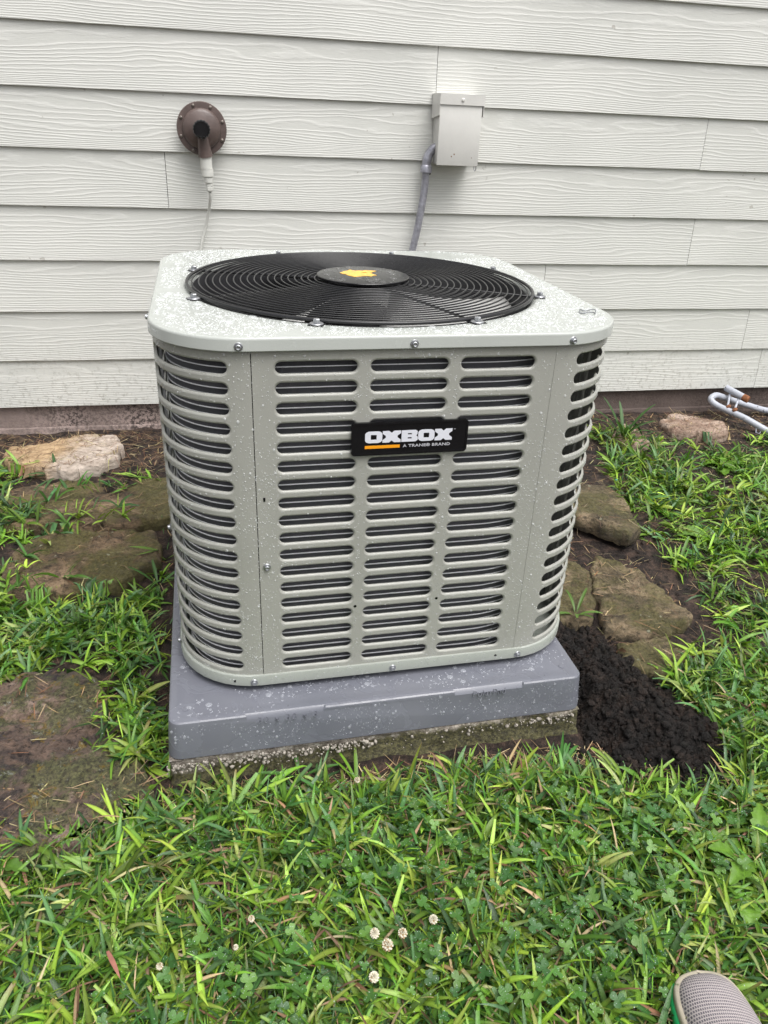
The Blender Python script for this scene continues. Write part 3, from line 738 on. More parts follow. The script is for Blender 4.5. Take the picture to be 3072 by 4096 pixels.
# small key ring left on the cap
rg_t = tube('loose_ring', [(.015 * math.cos(a) * (1 + .12 * math.sin(2 * a)), .012 * math.sin(a), .0016 * math.sin(3 * a) + .003) for a in np.linspace(0, PI2 * 1.9, 44)], .0011, 6)
lr = obj('wire_ring', rg_t, ZINC); lr.location = Vector((.02014, -.69476, ZT)) + Matrix.Rotation(.01776, 3, 'Z') @ Vector((.3412, -.2594, -.0003)); tag(lr, 'small bent wire ring lying on the wet cap near its right front corner', 'ring')
# badge
bw, bh = .189, .0545; bx, bz_ = .0075, .6100
def rr2(w2, h2, r, n=6): return rrect(w2, h2, r, n)
bd = acp('badge', flat_shape('badge', [rr2(bw / 2, bh / 2, .006)], .0022), PLASTIC); front(bd.data); bd.location = (bx, -HD - .0034, bz_ - BZ)
rim = front(flat_shape('badge_rim', [rr2(bw / 2, bh / 2, .006), rr2(bw / 2 - .0035, bh / 2 - .0035, .004)[::-1]], .0006)); obj('badge_rim', rim, PLASTIC, bd, (0, -.0026, 0))
def U(u, v): return (-bw / 2 + u * bw, bh / 2 - v * bh)
def glyph_O(u0, u1, v0, v1):
    x0, y1 = U(u0, v0); x1, y0 = U(u1, v1); w2 = x1 - x0; h2 = y1 - y0; c = .26
    o = [(x0, y0 + h2 * .22), (x0 + w2 * .07, y0 + h2 * .08), (x0 + w2 * .22, y0), (x1 - w2 * .22, y0), (x1 - w2 * .07, y0 + h2 * .08), (x1, y0 + h2 * .22), (x1, y1 - h2 * .22), (x1 - w2 * .07, y1 - h2 * .08), (x1 - w2 * .22, y1), (x0 + w2 * .22, y1), (x0 + w2 * .07, y1 - h2 * .08), (x0, y1 - h2 * .22)]
    i = [(x0 + w2 * .33, y0 + h2 * .29), (x1 - w2 * .33, y0 + h2 * .29), (x1 - w2 * .33, y1 - h2 * .29), (x0 + w2 * .33, y1 - h2 * .29)]
    return [o, i[::-1]]
def glyph_X(u0, u1, v0, v1):
    x0, y1 = U(u0, v0); x1, y0 = U(u1, v1); P = lambda a, b: (x0 + (x1 - x0) * a, y1 - (y1 - y0) * b)
    return [[P(0, 0), P(.36, 0), P(.50, .17), P(.64, 0), P(1, 0), P(1, .22), P(.82, .42), P(.82, .58), P(1, .78), P(1, 1), P(.64, 1), P(.50, .83), P(.36, 1), P(0, 1), P(0, .78), P(.18, .58), P(.18, .42), P(0, .22)][::-1]]
def glyph_B(u0, u1, v0, v1):
    x0, y1 = U(u0, v0); x1, y0 = U(u1, v1); P = lambda a, b: (x0 + (x1 - x0) * a, y1 - (y1 - y0) * b)
    o = [P(0, 0), P(.86, 0), P(.97, .10), P(.97, .36), P(.90, .48), P(1, .62), P(1, .86), P(.88, 1), P(0, 1)][::-1]
    return [o, [P(.38, .26), P(.62, .26), P(.62, .38), P(.38, .38)], [P(.38, .62), P(.62, .62), P(.62, .74), P(.38, .74)]]
v0, v1 = .265, .618
for nm, g in (('letter_o', glyph_O(.115, .260, v0, v1)), ('letter_x', glyph_X(.262, .418, v0, v1)), ('letter_b', glyph_B(.424, .564, v0, v1)), ('letter_o', glyph_O(.567, .708, v0, v1)), ('letter_x', glyph_X(.711, .862, v0, v1))):
    obj(nm, front(flat_shape(nm, g, .00025)), PRINTW, bd, (0, -.0024, 0))
a_, b_ = U(.115, .70), U(.412, .79)
obj('orange_bar', front(flat_shape('orange_bar', [[(a_[0], b_[1]), (b_[0], b_[1]), (b_[0], a_[1]), (a_[0], a_[1])]], .00025)), ORANGE, bd, (0, -.0024, 0))
tx = text_mesh('lettering', 'A TRANE\u00ae BRAND', .0064, .0002, 1.06, 0, .00012, 'LEFT', 1.0)
xs = [v.co.x for v in tx.vertices]; k = (.852 - .440) * bw / (max(xs) - min(xs)); tx.transform(Matrix.Diagonal((k, 1, 1, 1)))
x0, y0 = U(.440, .785); obj('lettering', front(tx), PRINTS, bd, (x0, -.0024, y0))
x0, y0 = U(.872, .305); obj('lettering', front(text_mesh('lettering', 'TM', .0024, .0002)), PRINTS, bd, (x0, -.0024, y0))

# ------------------------------------------------------------------ water droplets
def drops_mesh(name, items, seg=8):
    """items: (pos, normal, r, flat)"""
    t = [(1.0, -.05), (.93, .40), (.66, .76), (.28, .96)]
    base = np.array([(c * math.cos(PI2 * j / seg), c * math.sin(PI2 * j / seg), h) for c, h in t for j in range(seg)] + [(0, 0, 1.0)])
    F0 = [(i * seg + j, i * seg + (j + 1) % seg, (i + 1) * seg + (j + 1) % seg, (i + 1) * seg + j) for i in range(3) for j in range(seg)]
    F1 = [(3 * seg + j, 3 * seg + (j + 1) % seg, 4 * seg, 4 * seg) for j in range(seg)]
    tri = np.array([(a, b, c) for a, b, c, d in F0] + [(a, c, d) for a, b, c, d in F0] + [(a, b, c) for a, b, c, d in F1])
    P = np.array([i[0] for i in items]); Nn = np.array([i[1] for i in items], float); r = np.array([i[2] for i in items]); fl = np.array([i[3] for i in items]); sx = np.array([i[4] if len(i) > 4 else 1.0 for i in items])
    Nn /= np.linalg.norm(Nn, axis=1)[:, None]
    up = np.where(np.abs(Nn[:, 2:3]) > .9, np.array([[1., 0, 0]]), np.array([[0, 0, 1.]]))
    T = np.cross(up, Nn); T /= np.linalg.norm(T, axis=1)[:, None]; B = np.cross(Nn, T)
    n = len(base); VV = (P[:, None] + r[:, None, None] * (base[None, :, 0:1] * T[:, None] + base[None, :, 1:2] * (B * sx[:, None])[:, None] + base[None, :, 2:3] * (Nn * fl[:, None])[:, None])).reshape(-1, 3)
    FF = (tri[None] + (np.arange(len(items)) * n)[:, None, None]).reshape(-1, 3)
    return bulk(name, VV, FF)
rg = np.random.default_rng(11)
def reject(items, cell=.004):
    return items
def scatter(cands, n_tries, sizes, minfac=.92):
    """greedy non-overlapping scatter; cands() -> (p2d, pos, normal) or None"""
    grid = {}; out = []; C = .008
    for r in sorted(sizes, reverse=True):
        for _ in range(n_tries):
            c = cands()
            if c is None: continue
            (a, b), pos, nn = c; k = (int(a / C), int(b / C)); ok = True
            for i in (-1, 0, 1):
                for j in (-1, 0, 1):
                    for (a2, b2, r2) in grid.get((k[0] + i, k[1] + j), ()):
                        if (a - a2) ** 2 + (b - b2) ** 2 < ((r + r2) * minfac) ** 2: ok = False; break
                    if not ok: break
                if not ok: break
            if ok: grid.setdefault(k, []).append((a, b, r)); out.append((pos, nn, r)); break
    return out
def c_cap():
    x = rg.uniform(-.374, .374); y = rg.uniform(-.376, .376)
    if noise.noise(Vector((x * 8, y * 8, 1))) < -.28: return None
    if math.hypot(x - CC[0], y - CC[1]) < RG + .008: return None
    ax, ay = abs(x) - (.3829 - .144), abs(y) - (.385 - .144)
    if ax > 0 and ay > 0 and math.hypot(ax, ay) > .133: return None
    return ((x, y), (x, y, ZT - .0003), (0, 0, 1))
sz = list(rg.uniform(.0050, .0092, 110)) + list(rg.uniform(.0024, .0046, 430)) + list(rg.uniform(.0010, .0019, 3000))
it = [(p, n, r, (.55 if r < .002 else .34 if r < .0045 else .22), rg.uniform(.8, 1.25)) for p, n, r in scatter(c_cap, 12, sz)]
def slot_hit(s, z, m=.0035):
    for (a, b) in ((-.2011, -.0783), (-.0580, .0635), (.0835, .2045), (.2790, .4330), (-.4400, -.2710)):
        if a - m < s < b + m and min(abs(z - q) for q in ZR) < HS + m: return True
    if abs(s - bx) < bw / 2 + .002 and abs(z - bz_) < bh / 2 + .002: return True
    return False
def c_side():
    s = rg.uniform(-A1, A1); z = rg.uniform(.145, .766)
    if slot_hit(s, z, .0022): return None
    if rg.random() > .35 + .65 * (noise.noise(Vector((s * 14, z * 5, 4))) + .5): return None
    d = .0006
    if z > ZCB: d = .0065
    elif z < BZ + .023: d = .0041
    p = per(s, d); q = per(s, d + .01)
    return ((s, z), (p[0], p[1], z), (q[0] - p[0], q[1] - p[1], 0))
sz = list(rg.uniform(.0016, .0024, 70)) + list(rg.uniform(.0010, .0014, 1300)) + list(rg.uniform(.0006, .0009, 5200))
it += [(p, n, r, .55, rg.uniform(1.0, 1.3)) for p, n, r in scatter(c_side, 6, sz)]
def c_hub():
    a = rg.uniform(0, PI2); r = .083 * math.sqrt(rg.random()); x, y = CC[0] + .003 + r * math.cos(a), CC[1] + r * math.sin(a)
    return ((x, y), (x, y, ZT + .0165), (0, 0, 1))
hubs = [(p, n, r, .35, 1.0) for p, n, r in scatter(c_hub, 10, list(rg.uniform(.0035, .0075, 22)) + list(rg.uniform(.0015, .0030, 60)))]
def world_items(its, loc, rz):
    Rz = np.array(Matrix.Rotation(rz, 3, 'Z')); return [((Rz @ np.array(p)) + loc, Rz @ np.array(n, float), r, f, s) for p, n, r, f, s in its]
o = obj('raindrops', drops_mesh('raindrops', world_items(it, np.array((.02014, -.69476, 0)), .01776)), DROP); tag(o, 'clear raindrops beaded all over the painted air conditioner', 'raindrops', kind='stuff')
s_ = NT('dark_drop'); DROPD = s_.set(Base_Color=(.5, .5, .5), Roughness=.02, IOR=1.34, Alpha=.10, Coat_Weight=1.0, Coat_Roughness=.01)
o = obj('raindrops', drops_mesh('hub_raindrops', world_items(hubs, np.array((.02014, -.69476, 0)), .01776), 12), DROPD); tag(o, 'raindrops on the black disc in the middle of the fan guard', 'raindrops', kind='stuff')
def c_padtop():
    x = rg.uniform(-.372, .372); y = rg.uniform(-.372, .30)
    if y > -.30 and -.33 < x < .33: return None
    if noise.noise(Vector((x * 9, y * 9, 3))) < -.12: return None
    return ((x, y), (x, y, .0757), (0, 0, 1))
def c_padfr():
    x = rg.uniform(-.378, .378); z = rg.uniform(.004, .068)
    if (-.26 < x < -.105 or .117 < x < .268) and z > .055: return None
    if noise.noise(Vector((x * 12, z * 20, 8))) < -.25: return None
    return ((x, z), (x, -.387 + .0055 * z / .07 + .0001, z), (0, -1, .08))
it = [(p, n, r, .28 if r > .002 else .5, rg.uniform(.8, 1.3)) for p, n, r in scatter(c_padtop, 8, list(rg.uniform(.003, .0065, 60)) + list(rg.uniform(.0007, .0024, 1300)))]
it += [(p, n, r, .5, rg.uniform(1.0, 1.5)) for p, n, r in scatter(c_padfr, 6, list(rg.uniform(.0018, .0032, 45)) + list(rg.uniform(.0006, .0014, 620)))]
s_ = NT('pad_drop'); DROPP = s_.set(Base_Color=(.75, .78, .85), Roughness=.03, IOR=1.34, Alpha=.22, Coat_Weight=1.0, Coat_Roughness=.02)
o = obj('raindrops', drops_mesh('pad_raindrops', world_items(it, np.array((0, -.7553, .0545)), .01864)), DROPP); tag(o, 'raindrops beaded on the top and front of the grey pad', 'raindrops', kind='stuff')

# ------------------------------------------------------------------ stones
def in_poly(x, y, P):
    c = False; j = len(P) - 1
    for i in range(len(P)):
        if (P[i][1] > y) != (P[j][1] > y) and x < (P[j][0] - P[i][0]) * (y - P[i][1]) / (P[j][1] - P[i][1]) + P[i][0]: c = not c
        j = i
    return c
STONES = []
def stone(name, label, poly, top, thick, mat, seed, rough=.006, tilt=(0, 0), edge=.006, group=None, cat='stone', jag=.014):
    cx = sum(p[0] for p in poly) / len(poly); cy = sum(p[1] for p in poly) / len(poly)
    n = 220; per_ = []; P = poly + [poly[0]]; Ls = [math.dist(P[i], P[i + 1]) for i in range(len(poly))]; T = sum(Ls)
    for k in range(n):
        d = T * k / n; i = 0
        while d > Ls[i]: d -= Ls[i]; i += 1
        t = d / Ls[i]; x = P[i][0] + (P[i + 1][0] - P[i][0]) * t; y = P[i][1] + (P[i + 1][1] - P[i][1]) * t
        q = noise.fractal(Vector((x * 18, y * 18, seed)), .8, 2, 4) * jag
        L = math.hypot(x - cx, y - cy); per_.append((x + (x - cx) / L * q, y + (y - cy) / L * q))
    R = 50; V = []; F = []
    gz0 = float(Gz(cx, min(cy, WY)))
    base = []
    for i in range(R + 1):
        t = i / R
        for (x, y) in per_:
            X = cx + (x - cx) * t; Y = cy + (y - cy) * t
            L = math.hypot(x - cx, y - cy) * (1 - t); dz = top - (edge * (1 - min(1, L / (edge * 1.3))) ** 2)
            lay = round(noise.noise(Vector((X * 6, Y * 11, seed))) * 3.5 + .4 * noise.noise(Vector((X * 60, Y * 60, seed)))) / 3.5 * rough * .8 + .0016 * noise.fractal(Vector((X * 70, Y * 70, seed)), .5, 2, 3)
            h = gz0 + dz + noise.fractal(Vector((X * 11, Y * 11, seed)), .65, 2, 7) * rough + lay + tilt[0] * (X - cx) + tilt[1] * (Y - cy)
            V.append((X - cx, Y - cy, h - gz0))
    for k, (dxy, dz) in enumerate(((1.01, .35), (1.0, .7), (.97, 1.0))):
        for j, (x, y) in enumerate(per_):
            zt_ = V[R * n + j][2]; V.append(((x - cx) * dxy, (y - cy) * dxy, zt_ - thick * dz + .002 * noise.noise(Vector((x * 40, y * 40, k)))))
    for i in range(R + 3):
        for j in range(n):
            if i == 0: F.append((0 * n + j, n + j, n + (j + 1) % n)); continue
            F.append((i * n + j, (i + 1) * n + j, (i + 1) * n + (j + 1) % n, i * n + (j + 1) % n))
    me = bpy.data.meshes.new(name); me.from_pydata(V, [], F); me.update()
    bmx = bmesh.new(); bmx.from_mesh(me); bmesh.ops.remove_doubles(bmx, verts=bmx.verts[:], dist=.0001); me = bm_mesh(name, bmx, True, 45)
    STONES.append((poly, cx, cy, gz0 + top, tilt)); o = obj(name, me, mat); o.location = (cx, cy, gz0); tag(o, label, cat, group); return o
MOSSY = m_stone('mossy_flagstone', ((.055, .040, .025), (.17, .115, .068), (.36, .25, .155)), moss=(.125, .115, .034), mossamt=.8)
def m_purp():
    s = NT('lichen_flagstone'); v = s.coord(); mp = s.n('Mapping'); mp.inputs['Scale'].default_value = (1, 1.5, 3); s.l(v, mp.inputs[0])
    c = s.ramp(s.noise(mp.outputs[0], 9, 8, .7, .8), [(.38, (.050, .042, .044)), (.47, (.15, .108, .088)), (.56, (.25, .17, .13)), (.66, (.40, .30, .25))])
    moss = s.ramp(s.noise(v, 150, 5, .75), [(.42, (.050, .054, .024)), (.6, (.18, .19, .075))])
    c = s.mix(s.ramp(s.noise(v, 8, 9, .72), [(.49, 0.0), (.55, .85)]), c, moss)
    c = s.mix(s.ramp(s.noise(v, 26, 8, .75, .5), [(.585, 0.0), (.62, .8)]), c, (.26, .17, .02))
    c = s.mix(s.ramp(s.noise(v, 34, 9, .8), [(.60, 0.0), (.63, .8)]), c, (.34, .36, .32))
    c = s.mix(s.ramp(s.noise(v, 110, 8, .8), [(.52, 0.0), (.60, .8)]), c, (.018, .014, .014))
    h = s.math('ADD', s.noise(mp.outputs[0], 20, 10, .78), s.math('MULTIPLY', s.noise(v, 150, 5, .75), .4))
    return s.set(Base_Color=c, Roughness=s.ramp(s.noise(v, 18, 4), [(.4, .35), (.6, .7)]), Normal=s.bump(h, .018))
PURP = m_purp()
TAN = m_stone('tan_flagstone', ((.065, .050, .030), (.17, .13, .075), (.36, .27, .17)), moss=(.13, .12, .04), mossamt=.7)
def m_lime():
    s = NT('pale_limestone'); v = s.coord(); mp = s.n('Mapping'); mp.inputs['Scale'].default_value = (1, 2.2, 4); s.l(v, mp.inputs[0])
    warm = s.ramp(s.noise(mp.outputs[0], 16, 8, .7), [(.36, (.33, .21, .11)), (.6, (.60, .43, .26))])
    pale = s.ramp(s.noise(mp.outputs[0], 20, 8, .7), [(.36, (.42, .34, .28)), (.6, (.70, .60, .52))])
    sp = s.n('SeparateXYZ'); s.l(v, sp.inputs[0])
    k = s.math('ADD', s.math('MULTIPLY', sp.outputs['X'], 4.5), s.math('ADD', s.math('MULTIPLY', sp.outputs['Y'], -2.0), s.noise(v, 9, 6, .65)))
    c = s.mix(s.ramp(k, [(.38, 0.0), (.78, 1.0)]), warm, pale)
    c = s.mix(s.ramp(s.noise(v, 60, 7, .75), [(.58, 0.0), (.70, .6)]), c, (.10, .075, .05))
    h = s.math('ADD', s.noise(mp.outputs[0], 22, 9, .72), s.math('MULTIPLY', s.noise(v, 150, 5, .7), .4))
    return s.set(Base_Color=c, Roughness=.75, Normal=s.bump(h, .014))
LIME = m_lime()
PINK = m_stone('pink_limestone', ((.28, .18, .13), (.50, .36, .28), (.66, .52, .43)), mossamt=0, rough=.7, lich=False)
G_ = 'flat stones around the air conditioner'
stone('rock', 'large pale yellow limestone rock lying by the foundation at the left', [(-.925, .165), (-.905, .178), (-.85, .185), (-.80, .20), (-.755, .238), (-.66, .243), (-.592, .205), (-.572, .13), (-.585, .04), (-.63, -.005), (-.704, -.030), (-.76, .0), (-.829, .02), (-.885, .06)], .030, .06, LIME, 3, .008, (.04, .02), .006, cat='rock', jag=.016)
stone('flagstone', 'broad mossy flagstone between the pale rock and the unit', [(-.95, -.10), (-.86, -.05), (-.745, -.02), (-.60, -.018), (-.445, -.03), (-.36, -.06), (-.36, -.26), (-.436, -.285), (-.578, -.29), (-.70, -.285), (-.87, -.27)], .014, .05, MOSSY, 5, .008, (0, 0), .006, G_, 'flagstone')
stone('flagstone', 'mossy brown flagstone left of the unit with a broken right end', [(-.80, -.53), (-.79, -.40), (-.765, -.325), (-.65, -.302), (-.554, -.298), (-.46, -.315), (-.437, -.36), (-.434, -.452), (-.48, -.50), (-.53, -.553), (-.653, -.562), (-.73, -.57)], .024, .05, MOSSY, 9, .010, (.0, .03), .008, G_, 'flagstone')
stone('flagstone', 'big purplish lichen spotted flagstone in the lower left by the lawn', [(-.98, -1.28), (-.96, -.93), (-.80, -.865), (-.72, -.850), (-.621, -.826), (-.560, -.85), (-.520, -.90), (-.500, -.98), (-.464, -1.05), (-.415, -1.13), (-.407, -1.19), (-.425, -1.240), (-.50, -1.262), (-.588, -1.285), (-.70, -1.30)], .028, .06, PURP, 12, .013, (0, 0), .006, G_, 'flagstone')
stone('flagstone', 'tan flagstone tilted up beside the right rear of the unit', [(.70, -.30), (.80, -.186), (.896, -.194), (.905, -.30), (.870, -.44), (.845, -.51), (.790, -.552), (.735, -.47), (.66, -.40), (.60, -.36), (.60, -.30)], .042, .035, TAN, 21, .007, (-.05, -.04), .010, G_, 'flagstone', .005)
stone('flagstone', 'wide mossy flagstone right of the unit behind the black soil', [(.66, -.60), (.705, -.55), (.775, -.64), (.802, -.724), (.818, -.80), (.813, -.845), (.73, -.895), (.65, -.885), (.585, -.86), (.62, -.74)], .024, .05, TAN, 27, .009, (0, .02), .008, G_, 'flagstone')
stone('flagstone', 'small orange tinged stone wedged beside the lower right of the unit', [(.50, -.60), (.60, -.545), (.655, -.625), (.618, -.74), (.575, -.80), (.52, -.835), (.47, -.80), (.46, -.68)], .020, .05, TAN, 31, .009, (0, .02), .008, G_, 'flagstone')
stone('flagstone', 'small olive flagstone between the black soil and the right lawn', [(.602, -.902), (.66, -.892), (.719, -.900), (.735, -.94), (.728, -.985), (.68, -1.01), (.636, -1.023), (.60, -.99), (.582, -.95)], .018, .04, TAN, 35, .006, (0, .02), .010, G_, 'flagstone')
stone('rock', 'small pinkish stone half hidden in the grass behind the unit', [(1.06, .07), (1.09, .16), (1.15, .205), (1.18, .13), (1.16, .03), (1.10, .01)], .022, .05, PINK, 41, .008, cat='rock')
stone('rock', 'flat pinkish stone on bare soil in front of the white tube', [(1.30, .12), (1.319, .225), (1.40, .290), (1.47, .25), (1.53, .16), (1.50, .08), (1.42, .07), (1.34, .10)], .022, .04, PINK, 44, .008, cat='rock')

# ------------------------------------------------------------------ soil mound
MP = [(.405, -.60), (.47, -.70), (.56, -.86), (.595, -.94), (.64, -1.05), (.665, -1.15), (.65, -1.24), (.59, -1.295), (.50, -1.29), (.42, -1.235), (.405, -1.15), (.395, -.95)]
def mound_h(x, y):
    if not in_poly(x, y, MP): ins = 0
    d = 9
    for i in range(len(MP)):
        a = Vector(MP[i]); b = Vector(MP[(i + 1) % len(MP)]); p = Vector((x, y)); t = max(0, min(1, (p - a).dot(b - a) / (b - a).length_squared)); d = min(d, (p - (a + (b - a) * t)).length)
    s = d if in_poly(x, y, MP) else -d
    k = max(0, min(1, (s + .028 + .05 * noise.noise(Vector((x * 13, y * 13, 5))) + .02 * noise.noise(Vector((x * 45, y * 45, 2)))) / .11)); k = k * k * (3 - 2 * k)
    v = Vector((x, y, 0)); h = k * (.042 + .040 * noise.noise(v * 9) + .02 * max(0, .5 - x) / .1) + k * .016 * noise.fractal(v * 30, .5, 2, 5) + k * .006 * abs(noise.noise(v * 110))
    return h - .012
n = 150; xs_ = np.linspace(.36, .74, n); ys_ = np.linspace(-1.36, -.56, int(n * 2.0)); V = []
for y in ys_:
    for x in xs_: V.append((x, y, float(Gz(x, y)) + mound_h(x, y)))
nx = len(xs_); ii, jj = np.meshgrid(np.arange(nx - 1), np.arange(len(ys_) - 1)); a = (jj * nx + ii).ravel()
mo = obj('soil_mound', bulk('soil_mound', V, np.stack([a, a + 1, a + nx + 1, a + nx], 1)), MOUND); tag(mo, 'loose black soil heaped beside the right end of the pad', 'soil', kind='stuff')
rg = np.random.default_rng(5); sp_l = []
while len(sp_l) < 3600:
    x, y = rg.uniform(.39, .72), rg.uniform(-1.33, -.6); h = mound_h(x, y)
    if h > -.004 or (h > -.011 and rg.random() < .12): sp_l.append((x, y, float(Gz(x, y)) + h + .001, min(.0095, rg.exponential(.0024) + .0010)))
o = obj('soil_clods', pebble_mesh('soil_clods', sp_l, 2, 8), MOUND); tag(o, 'crumbly black clods scattered over the heaped soil', 'soil', kind='stuff')
sp_l = []
for _ in range(1500):                                            # crumbs thrown past the heap's edge
    k = rg.integers(len(MP)); u = rg.random(); a = MP[k]; b = MP[(k + 1) % len(MP)]
    x = a[0] + (b[0] - a[0]) * u + rg.normal(0, .022); y = a[1] + (b[1] - a[1]) * u + rg.normal(0, .022)
    if x < .40 and y > -1.16: continue
    sp_l.append((x, y, float(GR(x, y)) + rg.uniform(.001, .006), min(.008, rg.exponential(.0022) + .0008)))
o = obj('soil_scatter', pebble_mesh('soil_scatter', sp_l, 1, 12), MOUND); tag(o, 'black crumbs thrown past the edge of the soil heap', 'soil', kind='stuff')
# crumbs and bits of litter on the bare soil
sp_l = []
for _ in range(9000):
    x, y = rg.uniform(-1.15, 1.9), rg.uniform(-1.25, .33)
    if -.40 < x < .41 and y < -.35: continue
    sp_l.append((x, y, float(GR(x, y)) + .0005, min(.010, rg.exponential(.0020) + .0008)))
o = obj('soil_crumbs', pebble_mesh('soil_crumbs', sp_l, 1, 9), SOIL); tag(o, 'small soil crumbs strewn over the bare ground', 'soil', kind='stuff')

# ------------------------------------------------------------------ white bent tube
TUBEM = NT('chipped_white_paint'); v = TUBEM.coord(); c_ = TUBEM.ramp(TUBEM.noise(v, 45, 7, .7), [(.62, (.42, .44, .50)), (.64, (.10, .10, .12))]); TUBEM = TUBEM.set(Base_Color=c_, Roughness=.4, Normal=TUBEM.bump(TUBEM.noise(v, 60, 5), .0008))
RUST = m_plain('rust', (.22, .085, .035), .85, 0, .5, 90, .001, 150)
bt = thing('bent_tube_frame', 'chipped white bent metal tube frame with rusty broken end by the wall', 'metal frame', (1.60, .20, .09))
T0 = Vector((1.60, .20, .09))
def lp(pts): return [Vector(p) - T0 for p in pts]
obj('bent_tube', tube('bent_tube', spline(lp([(2.05, -.20, .055), (1.84, -.06, .066), (1.702, .05, .081), (1.669, .10, .096), (1.642, .13, .109), (1.612, .17, .123), (1.584, .215, .131), (1.563, .25, .137), (1.548, .272, .145), (1.541, .284, .156), (1.552, .290, .165), (1.570, .295, .167), (1.592, .300, .160), (1.619, .305, .151), (1.66, .305, .138), (1.719, .30, .121), (1.805, .29, .100), (1.95, .28, .085), (2.3, .25, .085)]), 5), .0115, 14), TUBEM, bt)
stub = obj('stub_tube', tube('stub_tube', lp([(1.612, .31, .191), (1.634, .27, .181), (1.652, .243, .173)]), .0120, 14), TUBEM, bt)
obj('rusty_end', tube('rusty_end', lp([(1.648, .249, .1745), (1.655, .238, .171), (1.660, .230, .169)]), [.0128, .0134, .0124], 14), RUST, stub)
for a, b in (((1.621, .29, .172), (1.582, .232, .136)), ((1.641, .26, .166), (1.592, .205, .132))):
    obj('tie_rod', tube('tie_rod', lp([a, [(a[i] + b[i]) / 2 for i in range(3)], b]), .0040, 8), TUBEM, bt)
for p in ((1.581, .229, .143), (1.591, .202, .141)):
    obj('rust_joint', pebble_mesh('rust_joint', [(0, 0, 0, .0085)], 2, 4), RUST, bt, Vector(p) - T0)
obj('wire_foot', tube('wire_foot', lp([(1.640, .125, .100), (1.634, .112, .086), (1.645, .105, .084), (1.654, .112, .094)]), .002, 6), TUBEM, bt)
obj('stand_leg', tube('stand_leg', lp([(2.045, -.197, .055), (2.05, -.20, .03), (2.055, -.20, .0)]), .011, 12), TUBEM, bt)

# ------------------------------------------------------------------ sneaker
def shoe_mesh(kind):
    """stations from toe (t=0) to heel (t=1) along -y; local frame: x right, y forward"""
    L = .285; St = [(0, .0, .012), (.012, .020, .030), (.035, .034, .040), (.08, .044, .052), (.16, .050, .060), (.28, .053, .068), (.42, .049, .080), (.55, .043, .092), (.70, .040, .098), (.85, .039, .100), (.95, .033, .098), (1.0, .012, .090)]
    V = []; F = []
    if kind == 'upper':
        m = 17
        for t, hw_, h in St:
            for j in range(m):
                a = PI * j / (m - 1); x = hw_ * .93 * math.cos(a); z = .020 + (h - .020) * math.sin(a) ** .75
                V.append((x * (1 - .10 * math.sin(a)), -L * (.012 + t * .976), z))
        for i in range(len(St) - 1):
            for j in range(m - 1): F.append((i * m + j, i * m + j + 1, (i + 1) * m + j + 1, (i + 1) * m + j))
        F.append(tuple(range(m))); F.append(tuple((len(St) - 1) * m + j for j in range(m))[::-1])
    else:
        # band around the outline between heights z0..z1, pushed out by d
        z0, z1, d = {'sole': (.000, .017, .001), 'rand': (.0165, .031, -.0015), 'foxing': (.0125, .0195, .0028)}[kind]
        out = [( hw_ , -L * t) for t, hw_, h in St] ; out = [(-x, y) for x, y in out[::-1]] + out
        pr = spline([(x, y, 0) for x, y in out] + [(out[0][0], out[0][1], 0)], 3)[:-1]; n = len(pr)
        c = Vector((0, -L * .5, 0))
        rings = [(d - .002, z0), (d, z0 + .002), (d, z1 - .003), (d - .002, z1 - .0008), (d - .006, z1)]
        for dd, z in rings:
            for i, p in enumerate(pr):
                t = (pr[(i + 1) % n] - pr[i - 1]).normalized(); nn = Vector((-t.y, t.x, 0))
                if nn.dot(p - c) < 0: nn = -nn
                V.append(tuple(p + nn * dd + Vector((0, 0, z))))
        for i in range(len(rings) - 1):
            for j in range(n): F.append((i * n + j, i * n + (j + 1) % n, (i + 1) * n + (j + 1) % n, (i + 1) * n + j))
        F.append(tuple(range(n))[::-1]); F.append(tuple((len(rings) - 1) * n + j for j in range(n)))
    me = mesh('shoe_' + kind, V, F); bmx = bmesh.new(); bmx.from_mesh(me)
    me = bm_mesh('shoe_' + kind, bmx, True, 60); return me
def m_knit():
    s = NT('grey_knit'); mp = s.n('Mapping'); s.l(s.tc.outputs['Object'], mp.inputs[0]); mp.inputs['Scale'].default_value = (390, 200, 200); mp.inputs['Rotation'].default_value = (0, 0, .12)
    br = s.n('TexBrick'); s.l(mp.outputs[0], br.inputs['Vector']); br.offset = .5
    br.inputs['Color1'].default_value = (.115, .105, .125, 1); br.inputs['Color2'].default_value = (.16, .15, .17, 1); br.inputs['Mortar'].default_value = (.46, .41, .41, 1)
    br.inputs['Scale'].default_value = 1; br.inputs['Mortar Size'].default_value = .24; br.inputs['Mortar Smooth'].default_value = .4; br.inputs['Brick Width'].default_value = 1.0; br.inputs['Row Height'].default_value = 1.0
    mp.inputs['Scale'].default_value = (430, 215, 215)
    return s.set(Base_Color=br.outputs[0], Roughness=.85, Normal=s.bump(br.outputs['Fac'], .0012))
shoe = thing('sneaker', 'grey knit sneaker toe with cream rubber edge and green sole stripe', 'shoe', (.342, -1.631, .010), -.08)
up = obj('upper', shoe_mesh('upper'), m_knit(), shoe); ss = up.modifiers.new('sub', 'SUBSURF'); ss.levels = 2; ss.render_levels = 2
obj('sole', shoe_mesh('sole'), m_plain('green_rubber', (.015, .42, .13), .45, 0, .1), shoe)
obj('rand', shoe_mesh('rand'), m_plain('cream_rubber', (.40, .36, .28), .5, 0, .15, 40), shoe)

